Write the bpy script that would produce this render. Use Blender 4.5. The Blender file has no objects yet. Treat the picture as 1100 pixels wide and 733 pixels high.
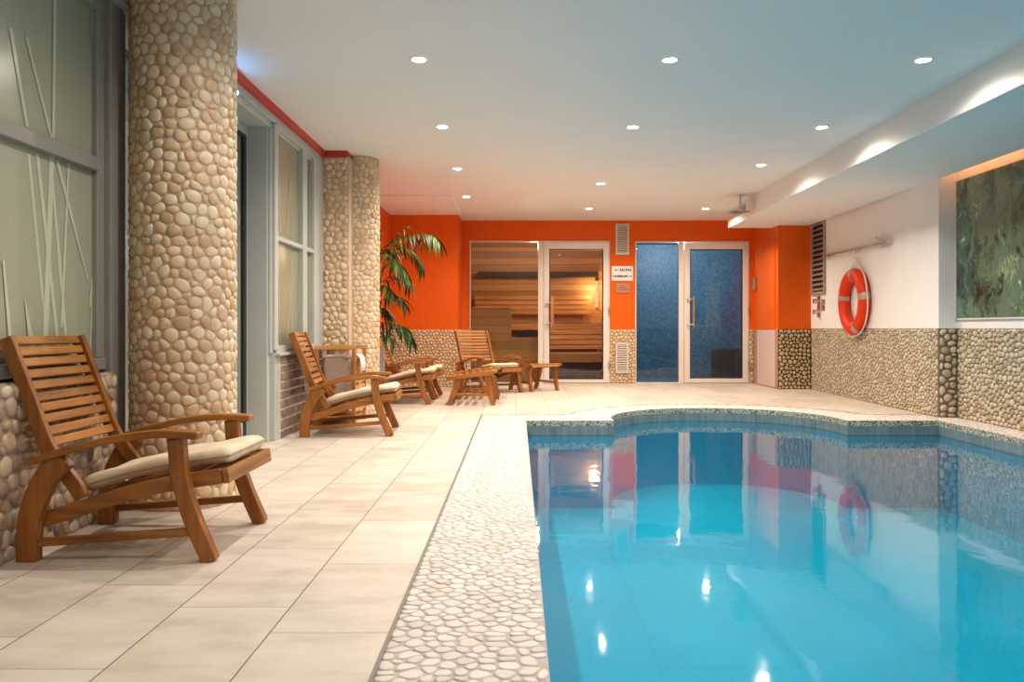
import bpy, bmesh, math, random
from mathutils import Vector, Matrix
from mathutils.geometry import tessellate_polygon

PI = math.pi
R = math.radians
scene = bpy.context.scene
COL = scene.collection
CAMZ = 0.76
CEIL = 2.254
LS = 1.0          # master lamp strength

# ------------------------------------------------------------------ node helpers
class NT:
    def __init__(s, name):
        s.m = bpy.data.materials.new(name)
        s.m.use_nodes = True
        s.t = s.m.node_tree
        s.t.nodes.clear()
        s.out = s.t.nodes.new('ShaderNodeOutputMaterial')
    def n(s, typ, props=None, **ins):
        nd = s.t.nodes.new(typ)
        for k, v in (props or {}).items():
            setattr(nd, k, v)
        for k, v in ins.items():
            key = int(k[1:]) if k[0] == '_' and k[1:].isdigit() else k.replace('_', ' ')
            s.set(nd.inputs[key], v)
        return nd
    def set(s, sock, v):
        if isinstance(v, bpy.types.NodeSocket):
            s.t.links.new(v, sock)
        elif isinstance(v, bpy.types.Node):
            s.t.links.new(v.outputs[0], sock)
        else:
            if isinstance(v, (tuple, list)) and sock.type == 'RGBA' and len(v) == 3:
                v = (*v, 1)
            sock.default_value = v
    def math(s, op, a, b=0.0, c=None):
        nd = s.t.nodes.new('ShaderNodeMath'); nd.operation = op
        s.set(nd.inputs[0], a); s.set(nd.inputs[1], b)
        if c is not None: s.set(nd.inputs[2], c)
        return nd.outputs[0]
    def mix(s, f, a, b, blend='MIX'):
        nd = s.t.nodes.new('ShaderNodeMix'); nd.data_type = 'RGBA'; nd.blend_type = blend
        s.set(nd.inputs[0], f); s.set(nd.inputs[6], a); s.set(nd.inputs[7], b)
        return nd.outputs[2]
    def ramp(s, f, stops):
        nd = s.t.nodes.new('ShaderNodeValToRGB')
        el = nd.color_ramp.elements
        while len(el) < len(stops): el.new(0.5)
        for e, (p, c) in zip(el, stops):
            e.position = p; e.color = (*c, 1) if len(c) == 3 else c
        s.set(nd.inputs[0], f)
        return nd.outputs[0]
    def coord(s, which='Object'):
        return s.n('ShaderNodeTexCoord').outputs[which]
    def sep(s, v):
        nd = s.n('ShaderNodeSeparateXYZ', None, _0=v)
        return nd.outputs
    def noise(s, vec, scale, detail=3.0, rough=0.5, out='Fac'):
        nd = s.n('ShaderNodeTexNoise', None, Vector=vec, Scale=scale, Detail=detail, Roughness=rough)
        return nd.outputs[out]
    def bump(s, h, strength=0.3, dist=0.01):
        return s.n('ShaderNodeBump', None, Height=h, Strength=strength, Distance=dist).outputs[0]
    def done(s, **kw):
        p = s.n('ShaderNodeBsdfPrincipled', None)
        for k, v in kw.items():
            s.set(p.inputs[k.replace('_', ' ')], v)
        s.t.links.new(p.outputs[0], s.out.inputs[0])
        return s.m

def lin(r, g, b):
    f = lambda c: ((c/255+0.055)/1.055)**2.4 if c/255 > 0.04045 else c/255/12.92
    return (f(r), f(g), f(b))

def simple(name, col, rough=0.5, metal=0.0, var=0.06, scale=6.0, bump=0.0, spec=0.5):
    t = NT(name)
    nz = t.noise(t.coord(), scale, 4)
    c2 = tuple(min(1, c*(1+var)) for c in col); c1 = tuple(c*(1-var) for c in col)
    kw = dict(Base_Color=t.ramp(nz, [(0.3, c1), (0.7, c2)]), Roughness=rough, Metallic=metal)
    kw['Specular_IOR_Level'] = spec
    if bump:
        kw['Normal'] = t.bump(t.noise(t.coord(), scale*12, 4), bump, 0.004)
    return t.done(**kw)

def wood(name, dark, light, axis='x', rough=0.42, fine=26.0):
    t = NT(name)
    sc = {'x': (1.6, fine, fine), 'y': (fine, 1.6, fine), 'z': (fine, fine, 1.6)}[axis]
    mp = t.n('ShaderNodeMapping', None, Vector=t.coord(), Scale=sc)
    info = t.n('ShaderNodeObjectInfo')
    off = t.n('ShaderNodeVectorMath', {'operation': 'ADD'}, _0=mp.outputs[0])
    cmb = t.n('ShaderNodeCombineXYZ', None, X=t.math('MULTIPLY', info.outputs['Random'], 31.0), Y=t.math('MULTIPLY', info.outputs['Random'], 17.0))
    t.set(off.inputs[1], cmb.outputs[0])
    nz = t.noise(off.outputs[0], 1.3, 5, 0.6)
    big = t.noise(t.coord(), 4.0, 2)
    f = t.math('ADD', t.math('MULTIPLY', nz, 0.75), t.math('MULTIPLY', big, 0.25))
    isl = t.n('ShaderNodeNewGeometry').outputs['Random Per Island']
    f = t.math('ADD', f, t.math('MULTIPLY', t.math('SUBTRACT', isl, 0.5), 0.16))
    c = t.ramp(f, [(0.3, dark), (0.68, light)])
    return t.done(Base_Color=c, Roughness=rough, Normal=t.bump(nz, 0.12, 0.002))

def emit(name, col, strength):
    t = NT(name)
    e = t.n('ShaderNodeEmission', None, Color=col, Strength=strength)
    t.t.links.new(e.outputs[0], t.out.inputs[0])
    return t.m

def glassy(name, tint, rough=0.0, ior=1.5, refl=1.0):
    """clear pane: transparent with a Fresnel reflection"""
    t = NT(name)
    fr = t.n('ShaderNodeFresnel', None, IOR=ior).outputs[0]
    tr = t.n('ShaderNodeBsdfTransparent', None, Color=tint)
    gl = t.n('ShaderNodeBsdfGlossy', None, Color=(1, 1, 1), Roughness=rough)
    nz = t.noise(t.coord(), 1.5, 1)
    t.set(gl.inputs['Normal'], t.bump(nz, 0.015, 0.01))
    mx = t.n('ShaderNodeMixShader', None, _0=t.math('MULTIPLY', fr, refl), _1=tr.outputs[0], _2=gl.outputs[0])
    t.t.links.new(mx.outputs[0], t.out.inputs[0])
    return t.m

def pebble_mat(name, stops, rough=0.45, mottled=0.25):
    t = NT(name)
    isl = t.n('ShaderNodeNewGeometry').outputs['Random Per Island']
    nz = t.noise(t.coord(), 38.0, 4, 0.6)
    f = t.math('ADD', isl, t.math('MULTIPLY', t.math('SUBTRACT', nz, 0.5), mottled*2))
    c = t.ramp(f, stops)
    return t.done(Base_Color=c, Roughness=rough, Normal=t.bump(t.noise(t.coord(), 160, 3), 0.12, 0.002))

def grid_mat(name, tile, joint, c1, c2, cj, rough=0.2, emis=None):
    """square mosaic on any axis-aligned face"""
    t = NT(name)
    geo = t.n('ShaderNodeNewGeometry')
    pos = t.sep(t.coord())
    nor = t.sep(geo.outputs['Normal'])
    masks = None; cell = []
    for a in range(3):
        v = t.math('DIVIDE', pos[a], tile)
        fr = t.math('FRACT', v)
        d = t.math('ABSOLUTE', t.math('SUBTRACT', fr, 0.5))
        m = t.math('GREATER_THAN', d, 0.5-joint)
        keep = t.math('LESS_THAN', t.math('ABSOLUTE', nor[a]), 0.6)
        m = t.math('MULTIPLY', m, keep)
        cell.append(t.math('MULTIPLY', t.math('FLOOR', v), keep))
        masks = m if masks is None else t.math('MAXIMUM', masks, m)
    cv = t.n('ShaderNodeCombineXYZ', None, X=cell[0], Y=cell[1], Z=cell[2])
    wn = t.n('ShaderNodeTexWhiteNoise', {'noise_dimensions': '3D'}, Vector=cv.outputs[0]).outputs[0]
    col = t.mix(masks, t.mix(wn, c1, c2), cj)
    return t.done(Base_Color=col, Roughness=rough, Normal=t.bump(t.math('SUBTRACT', 1.0, masks), 0.25, 0.002))

# ------------------------------------------------------------------ mesh builder
class MB:
    def __init__(s):
        s.v = []; s.f = []; s.mi = []; s.cur = 0
    def mat(s, i): s.cur = i; return s
    def add(s, verts, faces):
        o = len(s.v)
        s.v += [tuple(p) for p in verts]
        s.f += [tuple(i+o for i in f) for f in faces]
        s.mi += [s.cur]*len(faces)
        return s
    def box(s, x0, x1, y0, y1, z0, z1, M=None):
        v = [Vector(p) for p in ((x0,y0,z0),(x1,y0,z0),(x1,y1,z0),(x0,y1,z0),(x0,y0,z1),(x1,y0,z1),(x1,y1,z1),(x0,y1,z1))]
        if M is not None: v = [M @ p for p in v]
        return s.add(v, [(0,3,2,1),(4,5,6,7),(0,1,5,4),(1,2,6,5),(2,3,7,6),(3,0,4,7)])
    def cbox(s, c, d, rot=(0,0,0)):
        from mathutils import Euler
        M = Matrix.Translation(c) @ Euler(rot).to_matrix().to_4x4()
        return s.box(-d[0]/2, d[0]/2, -d[1]/2, d[1]/2, -d[2]/2, d[2]/2, M)
    def prism(s, poly, z0, z1):
        n = len(poly)
        v = [(x, y, z0) for x, y in poly] + [(x, y, z1) for x, y in poly]
        f = [tuple(range(n-1, -1, -1)), tuple(range(n, 2*n))]
        f += [(i, (i+1) % n, n+(i+1) % n, n+i) for i in range(n)]
        return s.add(v, f)
    def ribbon(s, pts, w, y0, y1):
        """pts: centre line in xz; w: width or list; extruded in y"""
        n = len(pts)
        ws = w if isinstance(w, (list, tuple)) else [w]*n
        up = []; dn = []
        for i, p in enumerate(pts):
            a = pts[max(i-1, 0)]; b = pts[min(i+1, n-1)]
            d = Vector((b[0]-a[0], b[1]-a[1])); d.normalize()
            nx, nz = -d.y, d.x
            up.append((p[0]+nx*ws[i]/2, p[1]+nz*ws[i]/2)); dn.append((p[0]-nx*ws[i]/2, p[1]-nz*ws[i]/2))
        v = []
        for i in range(n):
            v += [(up[i][0], y0, up[i][1]), (dn[i][0], y0, dn[i][1]), (dn[i][0], y1, dn[i][1]), (up[i][0], y1, up[i][1])]
        f = []
        for i in range(n-1):
            a = 4*i; b = 4*(i+1)
            for k in range(4):
                f.append((a+k, a+(k+1) % 4, b+(k+1) % 4, b+k))
        f.append((3, 2, 1, 0)); e = 4*(n-1); f.append((e, e+1, e+2, e+3))
        return s.add(v, f)
    def tube(s, pts, r, n=10, caps=True, closed=False):
        pts = [Vector(p) for p in pts]; m = len(pts)
        rs = r if isinstance(r, (list, tuple)) else [r]*m
        v = []; prev = None
        for i, p in enumerate(pts):
            a = pts[(i-1) % m] if closed else pts[max(i-1, 0)]
            b = pts[(i+1) % m] if closed else pts[min(i+1, m-1)]
            t = (b-a).normalized()
            if prev is None:
                ref = Vector((0, 0, 1)) if abs(t.z) < 0.9 else Vector((1, 0, 0))
                u = t.cross(ref).normalized()
            else:
                u = (prev - t*prev.dot(t)).normalized()
            prev = u; w = t.cross(u)
            for k in range(n):
                an = 2*PI*k/n
                v.append(p + (u*math.cos(an)+w*math.sin(an))*rs[i])
        f = []
        for i in range(m if closed else m-1):
            j = (i+1) % m
            for k in range(n):
                f.append((i*n+k, i*n+(k+1) % n, j*n+(k+1) % n, j*n+k))
        if caps and not closed:
            f.append(tuple(range(n-1, -1, -1))); f.append(tuple((m-1)*n+k for k in range(n)))
        return s.add(v, f)
    def lathe(s, prof, c=(0,0,0), n=32, cap=True):
        v = []; m = len(prof)
        for r, z in prof:
            for k in range(n):
                a = 2*PI*k/n
                v.append((c[0]+r*math.cos(a), c[1]+r*math.sin(a), c[2]+z))
        f = []
        for i in range(m-1):
            for k in range(n):
                f.append((i*n+k, i*n+(k+1) % n, (i+1)*n+(k+1) % n, (i+1)*n+k))
        if cap:
            f.append(tuple(range(n-1, -1, -1))); f.append(tuple((m-1)*n+k for k in range(n)))
        return s.add(v, f)
    def poly(s, loops, z, flip=False, to3=None):
        vs = [[Vector((x, y, 0)) for x, y in l] for l in loops]
        tris = tessellate_polygon(vs)
        flat = [p for l in vs for p in l]
        to3 = to3 or (lambda x, y: (x, y, z))
        fs = []
        for t in tris:
            a, b, c = (flat[i] for i in t)
            cr = (b-a).cross(c-a).z
            if abs(cr) < 1e-12: continue
            t = tuple(t)
            if (cr < 0) != flip: t = t[::-1]
            fs.append(t)
        return s.add([to3(p.x, p.y) for p in flat], fs)
    def build(s, name, mats, parent=None, smooth=False, bevel=0.0, seg=2, loc=None, angle=35):
        me = bpy.data.meshes.new(name)
        me.from_pydata(s.v, [], s.f)
        if not isinstance(mats, (list, tuple)): mats = [mats]
        for m in mats: me.materials.append(m)
        if len(mats) > 1:
            me.polygons.foreach_set('material_index', s.mi)
        if smooth:
            me.polygons.foreach_set('use_smooth', [True]*len(me.polygons))
            if smooth != 'all':
                me.set_sharp_from_angle(angle=R(angle))
        me.update()
        o = bpy.data.objects.new(name, me); COL.objects.link(o)
        if parent is not None: o.parent = parent
        if loc: o.location = loc
        if bevel:
            b = o.modifiers.new('bevel', 'BEVEL'); b.width = bevel; b.segments = seg; b.limit_method = 'ANGLE'; b.angle_limit = R(40)
        return o

def tag(o, label=None, cat=None, group=None, kind=None):
    if label: o['label'] = label
    if cat: o['category'] = cat
    if group: o['group'] = group
    if kind: o['kind'] = kind
    return o
def struct(o): o['kind'] = 'structure'; return o
def thing(name, label, cat, loc=(0,0,0), rz=0.0, group=None):
    o = bpy.data.objects.new(name, None); COL.objects.link(o)
    o.location = loc; o.rotation_euler = (0, 0, rz); o.empty_display_size = 0.1
    return tag(o, label, cat, group)
def children(o): return [c for c in bpy.data.objects if c.parent == o]
def dup(o, loc=None, rz=None, label=None, parent=None):
    c = o.copy(); COL.objects.link(c)
    if parent is not None: c.parent = parent
    if loc is not None: c.location = loc
    if rz is not None: c.rotation_euler = (0, 0, rz)
    if label: c['label'] = label
    for ch in children(o): dup(ch, parent=c)
    return c

def spline(pts, n=5):
    """Catmull-Rom through tuples"""
    out = []
    P = [Vector(p) for p in pts]
    for i in range(len(P)-1):
        p0 = P[max(i-1, 0)]; p1 = P[i]; p2 = P[i+1]; p3 = P[min(i+2, len(P)-1)]
        for k in range(n):
            t = k/n
            out.append(0.5*((2*p1)+(p2-p0)*t+(2*p0-5*p1+4*p2-p3)*t*t+(3*p1-p0-3*p2+p3)*t**3))
    out.append(P[-1])
    return [tuple(p) for p in out]

# ------------------------------------------------------------------ pebbles
def clip(poly, nx, ny, d):
    """keep nx*x+ny*y <= d"""
    out = []; m = len(poly)
    for i in range(m):
        a = poly[i]; b = poly[(i+1) % m]
        da = nx*a[0]+ny*a[1]-d; db = nx*b[0]+ny*b[1]-d
        if da <= 0: out.append(a)
        if (da < 0 < db) or (db < 0 < da):
            t = da/(da-db)
            out.append((a[0]+(b[0]-a[0])*t, a[1]+(b[1]-a[1])*t))
    return out

def pebbles(mb, W, H, size, fmap, rise, seed, wrap=False, gap=0.0022, nside=10, sdf=None, asp=1.0, rings=((1.0, 0.0), (0.93, 0.5), (0.68, 0.9)), x0=0.0, y0=0.0, relax=2):
    """fits rounded stones edge to edge over a W x H field; fmap(s, t, h) -> point"""
    rng = random.Random(seed)
    seeds = []
    px = size*asp; py = size*0.87/asp
    nc = max(1, round(W/px)); px = W/nc
    nr = max(1, round(H/py)); py = H/nr
    for j in range(nr):
        for i in range(nc):
            x = (i+0.5*(j % 2)+0.25)*px+rng.uniform(-.38, .38)*px
            y = (j+0.5)*py+rng.uniform(-.36, .36)*py
            if wrap: x %= W
            elif not (0.1*px < x < W-0.1*px): x = min(max(x, .18*px), W-.18*px)
            y = min(max(y, .2*py), H-.2*py)
            wgt = rng.uniform(-.16, .16)*size*size
            if rng.random() < .12: wgt = -0.28*size*size
            seeds.append((x+x0, y+y0, wgt))
    cs = size*1.6
    gridd = {}
    def put(x, y, w, k):
        gridd.setdefault((int(math.floor(x/cs)), int(math.floor(y/cs))), []).append((x, y, w, k))
    for k, (x, y, w) in enumerate(seeds):
        put(x, y, w, k)
        if wrap:
            if x < 3*size: put(x+W, y, w, k)
            if x > W-3*size: put(x-W, y, w, k)
    for it in range(1):
        new = []
        for k, (x, y, w) in enumerate(seeds):
            ci = int(math.floor(x/cs)); cj = int(math.floor(y/cs))
            fx = fy = 0.0
            for a in (-1, 0, 1):
                for b in (-1, 0, 1):
                    for qx, qy, qw, qk in gridd.get((ci+a, cj+b), []):
                        dx = x-qx; dy = y-qy; dd = dx*dx+dy*dy
                        if 1e-12 < dd < (1.5*size)**2:
                            L = math.sqrt(dd); p = (1.5*size-L)/(1.5*size); fx += dx/L*p*p; fy += dy/L*p*p
            new.append((min(max(x+fx*size*.35, x0+.18*size), x0+W-.18*size) if not wrap else x+fx*size*.35, min(max(y+fy*size*.35, y0+.2*size), y0+H-.2*size), w))
        seeds = new; gridd = {}
        for k, (x, y, w) in enumerate(seeds):
            put(x, y, w, k)
            if wrap:
                if x < 3*size: put(x+W, y, w, k)
                if x > W-3*size: put(x-W, y, w, k)
    for k, (x, y, w) in enumerate(seeds):
        if sdf is not None:
            d0 = sdf(x, y)
            if d0 < size*0.12: continue
        ci = int(math.floor(x/cs)); cj = int(math.floor(y/cs))
        near = []
        for a in (-1, 0, 1):
            for b in (-1, 0, 1):
                near += gridd.get((ci+a, cj+b), [])
        near = [q for q in near if not (q[3] == k and abs(q[0]-x) < 1e-9)]
        near.sort(key=lambda q: (q[0]-x)**2+(q[1]-y)**2)
        e = size*1.15
        poly = [(-e, -e), (e, -e), (e, e), (-e, e)]
        for qx, qy, qw, _ in near[:14]:
            dx = qx-x; dy = qy-y; L = math.hypot(dx, dy)
            if L < 1e-6: continue
            d = (L*L+(w-qw))/(2*L)-gap
            d = max(d, 0.12*size)
            poly = clip(poly, dx/L, dy/L, d)
            if len(poly) < 3: break
        if len(poly) < 3: continue
        if not wrap:
            poly = clip(clip(poly, -1, 0, x-x0-gap), 1, 0, x0+W-x-gap)
        poly = clip(clip(poly, 0, -1, y-y0-gap), 0, 1, y0+H-y-gap) if len(poly) > 2 else poly
        if sdf is not None and d0 < size*2 and len(poly) > 2:
            g = 1e-3
            gx = (sdf(x+g, y)-sdf(x-g, y))/(2*g); gy = (sdf(x, y+g)-sdf(x, y-g))/(2*g)
            L = math.hypot(gx, gy) or 1
            poly = clip(poly, -gx/L, -gy/L, d0-gap)
        if len(poly) < 3: continue
        # soften corners: corner cutting, twice
        for _ in range(2):
            q = []
            for i in range(len(poly)):
                a = poly[i]; b = poly[(i+1) % len(poly)]
                q.append((a[0]*.75+b[0]*.25, a[1]*.75+b[1]*.25)); q.append((a[0]*.25+b[0]*.75, a[1]*.25+b[1]*.75))
            poly = q
        cx = sum(p[0] for p in poly)/len(poly); cy = sum(p[1] for p in poly)/len(poly)
        # even resample
        per = [0]
        for i in range(len(poly)):
            a = poly[i]; b = poly[(i+1) % len(poly)]
            per.append(per[-1]+math.hypot(b[0]-a[0], b[1]-a[1]))
        tot = per[-1]
        if tot < size*0.7: continue
        pts = []; i = 0
        for m in range(nside):
            tgt = tot*m/nside
            while per[i+1] < tgt: i += 1
            a = poly[i]; b = poly[(i+1) % len(poly)]
            u = (tgt-per[i])/max(per[i+1]-per[i], 1e-9)
            pts.append((a[0]+(b[0]-a[0])*u, a[1]+(b[1]-a[1])*u))
        for _ in range(relax):
            q = [((a[0]+c[0])*.25+b[0]*.5, (a[1]+c[1])*.25+b[1]*.5) for a, b, c in zip(pts[-1:]+pts[:-1], pts, pts[1:]+pts[:1])]
            gr = 1+.9*(1-math.cos(2*PI/nside))*.5
            pts = [(cx+(p[0]-cx)*gr, cy+(p[1]-cy)*gr) for p in q]
        hh = rise*rng.uniform(.75, 1.2); tx = rng.uniform(-.14, .14); ty = rng.uniform(-.14, .14)
        vs = []; fs = []
        for r, h in rings:
            for p in pts:
                ux = (p[0]-cx)*r+cx; uy = (p[1]-cy)*r+cy
                hv = 0 if h == 0 else hh*h*(1+(tx*(p[0]-cx)+ty*(p[1]-cy))/size*2)
                vs.append(fmap(x+ux, y+uy, hv))
        vs.append(fmap(x+cx, y+cy, hh))
        for q in range(len(rings)-1):
            for m in range(nside):
                fs.append((q*nside+m, q*nside+(m+1) % nside, (q+1)*nside+(m+1) % nside, (q+1)*nside+m))
        b = (len(rings)-1)*nside; c = len(rings)*nside
        for m in range(nside): fs.append((b+m, b+(m+1) % nside, c))
        mb.add(vs, fs)

# ------------------------------------------------------------------ materials
M = {}
M['ceiling'] = simple('ceiling paint', (.80, .79, .77), .7, var=.015, scale=2)
M['white'] = simple('white wall paint', (.80, .79, .77), .6, var=.02, scale=3)
M['orange'] = simple('orange wall paint', lin(222, 94, 6), .6, var=.05, scale=2.5, spec=.25)
M['red'] = simple('red orange band paint', lin(196, 48, 28), .5, var=.05)
M['pale'] = simple('pale pink laminate', lin(214, 190, 180), .45, var=.03)
M['frame_grey'] = simple('grey green painted metal', lin(180, 184, 178), .4, var=.03)
M['frame_dull'] = simple('grey aluminium frame', lin(148, 144, 136), .42, .1, var=.04)
M['frame_white'] = simple('pearl white frame', lin(222, 214, 205), .35, var=.02)
M['black'] = simple('black gasket', (.012, .012, .013), .4, var=.1)
M['chrome'] = simple('brushed metal', (.62, .60, .57), .28, .95, var=.05, scale=30)
M['brass'] = simple('brass', (.62, .48, .24), .3, .9, var=.05)
M['steel_trim'] = simple('dark edge strip', (.16, .15, .14), .4, .6, var=.1)
M['teak_x'] = wood('teak along x', lin(106, 60, 18), lin(186, 118, 48), 'x')
M['teak_y'] = wood('teak along y', lin(112, 66, 20), lin(192, 126, 54), 'y')
M['teak_z'] = wood('teak along z', lin(100, 56, 16), lin(178, 110, 44), 'z')
M['pine_x'] = wood('pale cedar along x', lin(176, 120, 62), lin(220, 168, 104), 'x', fine=18)
M['pine_z'] = wood('pale cedar along z', lin(150, 90, 40), lin(200, 138, 74), 'z', fine=18)

def cushion_mat():
    t = NT('cream cotton')
    wv = t.noise(t.coord(), 420, 2)
    nz = t.noise(t.coord(), 9, 4)
    c = t.ramp(nz, [(.3, lin(214, 194, 164)), (.7, lin(232, 216, 188))])
    return t.done(Base_Color=c, Roughness=.9, Normal=t.bump(t.math('ADD', t.math('MULTIPLY', wv, .2), nz), .3, .006), Specular_IOR_Level=.2)
M['cushion'] = cushion_mat()
M['piping'] = simple('cushion piping', lin(168, 146, 112), .8, var=.05)

def tile_floor():
    t = NT('beige floor tiles')
    p = t.sep(t.coord())
    fx = t.math('DIVIDE', t.math('SUBTRACT', -0.317, p[0]), 0.3017)
    ix = t.math('FLOOR', fx); rx = t.math('FRACT', fx)
    sh = t.math('FRACT', t.math('ADD', t.math('MULTIPLY', ix, 0.3170), 0.433))
    fy = t.math('SUBTRACT', t.math('DIVIDE', p[1], 0.6005), sh)
    iy = t.math('FLOOR', fy); ry = t.math('FRACT', fy)
    jx = t.math('GREATER_THAN', t.math('ABSOLUTE', t.math('SUBTRACT', rx, .5)), .5-.0055)
    jy = t.math('GREATER_THAN', t.math('ABSOLUTE', t.math('SUBTRACT', ry, .5)), .5-.0020)
    j = t.math('MAXIMUM', jx, jy)
    cv = t.n('ShaderNodeCombineXYZ', None, X=ix, Y=iy)
    wn = t.n('ShaderNodeTexWhiteNoise', {'noise_dimensions': '2D'}, Vector=cv.outputs[0])
    offs = t.n('ShaderNodeVectorMath', {'operation': 'MULTIPLY_ADD'}, _0=wn.outputs['Color'], _1=(20, 20, 20), _2=t.coord())
    mp = t.n('ShaderNodeMapping', None, Vector=offs.outputs[0], Scale=(2.4, 5.0, 1))
    n1 = t.noise(mp.outputs[0], 1.6, 6, .62)
    f = t.math('ADD', n1, t.math('MULTIPLY', t.math('SUBTRACT', wn.outputs['Value'], .5), .22))
    c = t.ramp(f, [(.28, lin(190, 177, 161)), (.5, lin(209, 198, 183)), (.74, lin(221, 212, 198))])
    c = t.mix(j, c, lin(92, 78, 64))
    h = t.math('SUBTRACT', t.math('MULTIPLY', n1, .25), j)
    rgh = t.math('ADD', .34, t.math('MULTIPLY', n1, .2))
    return t.done(Base_Color=c, Roughness=rgh, Normal=t.bump(h, .35, .002), Specular_IOR_Level=.4)
M['tile'] = tile_floor()

M['peb_col'] = pebble_mat('tan river pebbles', [(0, lin(196, 160, 122)), (.25, lin(212, 180, 144)), (.5, lin(222, 196, 162)), (.82, lin(230, 208, 178)), (1, lin(206, 162, 114))], mottled=.22)
M['grout_col'] = simple('warm grey grout', lin(196, 174, 150), .9, var=.12, scale=30, bump=.5)
M['peb_right'] = pebble_mat('grey beige pebbles', [(0, lin(164, 148, 124)), (.4, lin(190, 176, 150)), (.75, lin(206, 194, 168)), (1, lin(178, 160, 130))])
M['grout_right'] = simple('dark pebble grout', lin(122, 108, 88), .9, var=.12, scale=30, bump=.5)
M['peb_left'] = pebble_mat('soft grey tan pebbles', [(0, lin(150, 124, 102)), (.4, lin(184, 160, 134)), (.8, lin(206, 186, 160)), (1, lin(176, 140, 104))])
M['grout_left'] = simple('grey mauve grout', lin(166, 148, 134), .9, var=.12, scale=30, bump=.5)
M['peb_back'] = pebble_mat('cream pebbles', [(0, lin(196, 166, 130)), (.5, lin(220, 198, 166)), (1, lin(206, 180, 140))])
M['grout_back'] = simple('pinkish grout', lin(170, 140, 112), .9, var=.1, scale=30, bump=.5)
M['peb_block'] = pebble_mat('cream pebbles in dark grout', [(0, lin(176, 156, 120)), (.5, lin(206, 188, 152)), (1, lin(190, 166, 122))])
M['grout_block'] = simple('brown grout', lin(78, 58, 34), .9, var=.12, scale=30, bump=.5)
M['peb_cop'] = pebble_mat('white sliced pebbles', [(0, lin(200, 189, 181)), (.4, lin(212, 203, 196)), (.8, lin(221, 213, 207)), (1, lin(208, 194, 180))], rough=.5, mottled=.2)
M['grout_cop'] = simple('light coping grout', lin(190, 178, 171), .85, var=.1, scale=25, bump=.4)
def coping_edge():
    t = NT('speckled coping edge')
    v = t.n('ShaderNodeTexVoronoi', None, Vector=t.coord(), Scale=70.0)
    c = t.ramp(v.outputs['Distance'], [(.15, lin(206, 204, 188)), (.5, lin(150, 152, 136)), (.75, lin(80, 88, 82))])
    return t.done(Base_Color=c, Roughness=.6)
M['cop_edge'] = coping_edge()

def basin_mat():
    t = NT('turquoise pool lining')
    p = t.sep(t.coord())
    nor = t.sep(t.n('ShaderNodeNewGeometry').outputs['Normal'])
    flat = t.math('GREATER_THAN', nor[2], .6)
    fx = t.math('DIVIDE', p[0], .62); ix = t.math('FLOOR', fx)
    fy = t.math('ADD', t.math('DIVIDE', p[1], 1.0), t.math('MULTIPLY', ix, .41))
    j = t.math('MAXIMUM', t.math('GREATER_THAN', t.math('ABSOLUTE', t.math('SUBTRACT', t.math('FRACT', fx), .5)), .492),
               t.math('GREATER_THAN', t.math('ABSOLUTE', t.math('SUBTRACT', t.math('FRACT', fy), .5)), .494))
    j = t.math('MULTIPLY', j, flat)
    nz = t.noise(t.coord(), 1.3, 4)
    c = t.ramp(nz, [(.3, (.004, .355, .54)), (.7, (.006, .42, .61))])
    c = t.mix(t.math('MULTIPLY', j, .3), c, (.003, .22, .36))
    return t.done(Base_Color=c, Roughness=.5, Specular_IOR_Level=.1)
M['basin'] = basin_mat()
def waterline():
    t = NT('waterline band')
    p = t.coord()
    n = t.noise(p, 9, 3)
    mp = t.n('ShaderNodeMapping', None, Vector=p, Scale=(40, 40, 2))
    n2 = t.noise(mp.outputs[0], 1, 2)
    c = t.ramp(t.math('ADD', t.math('MULTIPLY', n, .4), t.math('MULTIPLY', n2, .6)), [(.3, lin(84, 104, 110)), (.7, lin(124, 144, 148))])
    return t.done(Base_Color=c, Roughness=.35)
M['waterline'] = waterline()

def water_mat():
    t = NT('pool water')
    fr = None
    co = t.coord()
    mp = t.n('ShaderNodeMapping', None, Vector=co, Scale=(1.0, .8, 1.0))
    n1 = t.noise(mp.outputs[0], 3.0, 3, .5)
    n2 = t.noise(mp.outputs[0], 22.0, 2, .5)
    h = t.math('ADD', t.math('MULTIPLY', n1, .8), t.math('MULTIPLY', n2, .035))
    nor = t.bump(h, .09, .03)
    f = t.n('ShaderNodeFresnel', None, IOR=1.33, Normal=nor).outputs[0]
    tr = t.n('ShaderNodeBsdfTransparent', None, Color=(.40, .93, .96))
    gl = t.n('ShaderNodeBsdfGlossy', None, Color=(1, 1, 1), Roughness=.04, Normal=nor)
    mx = t.n('ShaderNodeMixShader', None, _0=f, _1=tr.outputs[0], _2=gl.outputs[0])
    t.t.links.new(mx.outputs[0], t.out.inputs[0])
    return t.m
M['water'] = water_mat()

def frosted(name, c1, c2):
    t = NT(name)
    n = t.noise(t.coord(), .9, 2)
    wv = t.noise(t.n('ShaderNodeMapping', None, Vector=t.coord(), Scale=(60, 60, 300)).outputs[0], 1, 1)
    c = t.ramp(n, [(.3, c1), (.7, c2)])
    return t.done(Base_Color=c, Roughness=.24, Specular_IOR_Level=.6, Normal=t.bump(wv, .03, .001))
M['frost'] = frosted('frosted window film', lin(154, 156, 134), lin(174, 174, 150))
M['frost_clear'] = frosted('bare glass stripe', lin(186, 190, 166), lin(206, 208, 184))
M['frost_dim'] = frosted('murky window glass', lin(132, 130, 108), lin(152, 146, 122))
M['door_glass'] = frosted('grey door glass', lin(112, 122, 116), lin(130, 138, 128))
M['mark'] = simple('etched mark', lin(150, 158, 152), .5)

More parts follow.
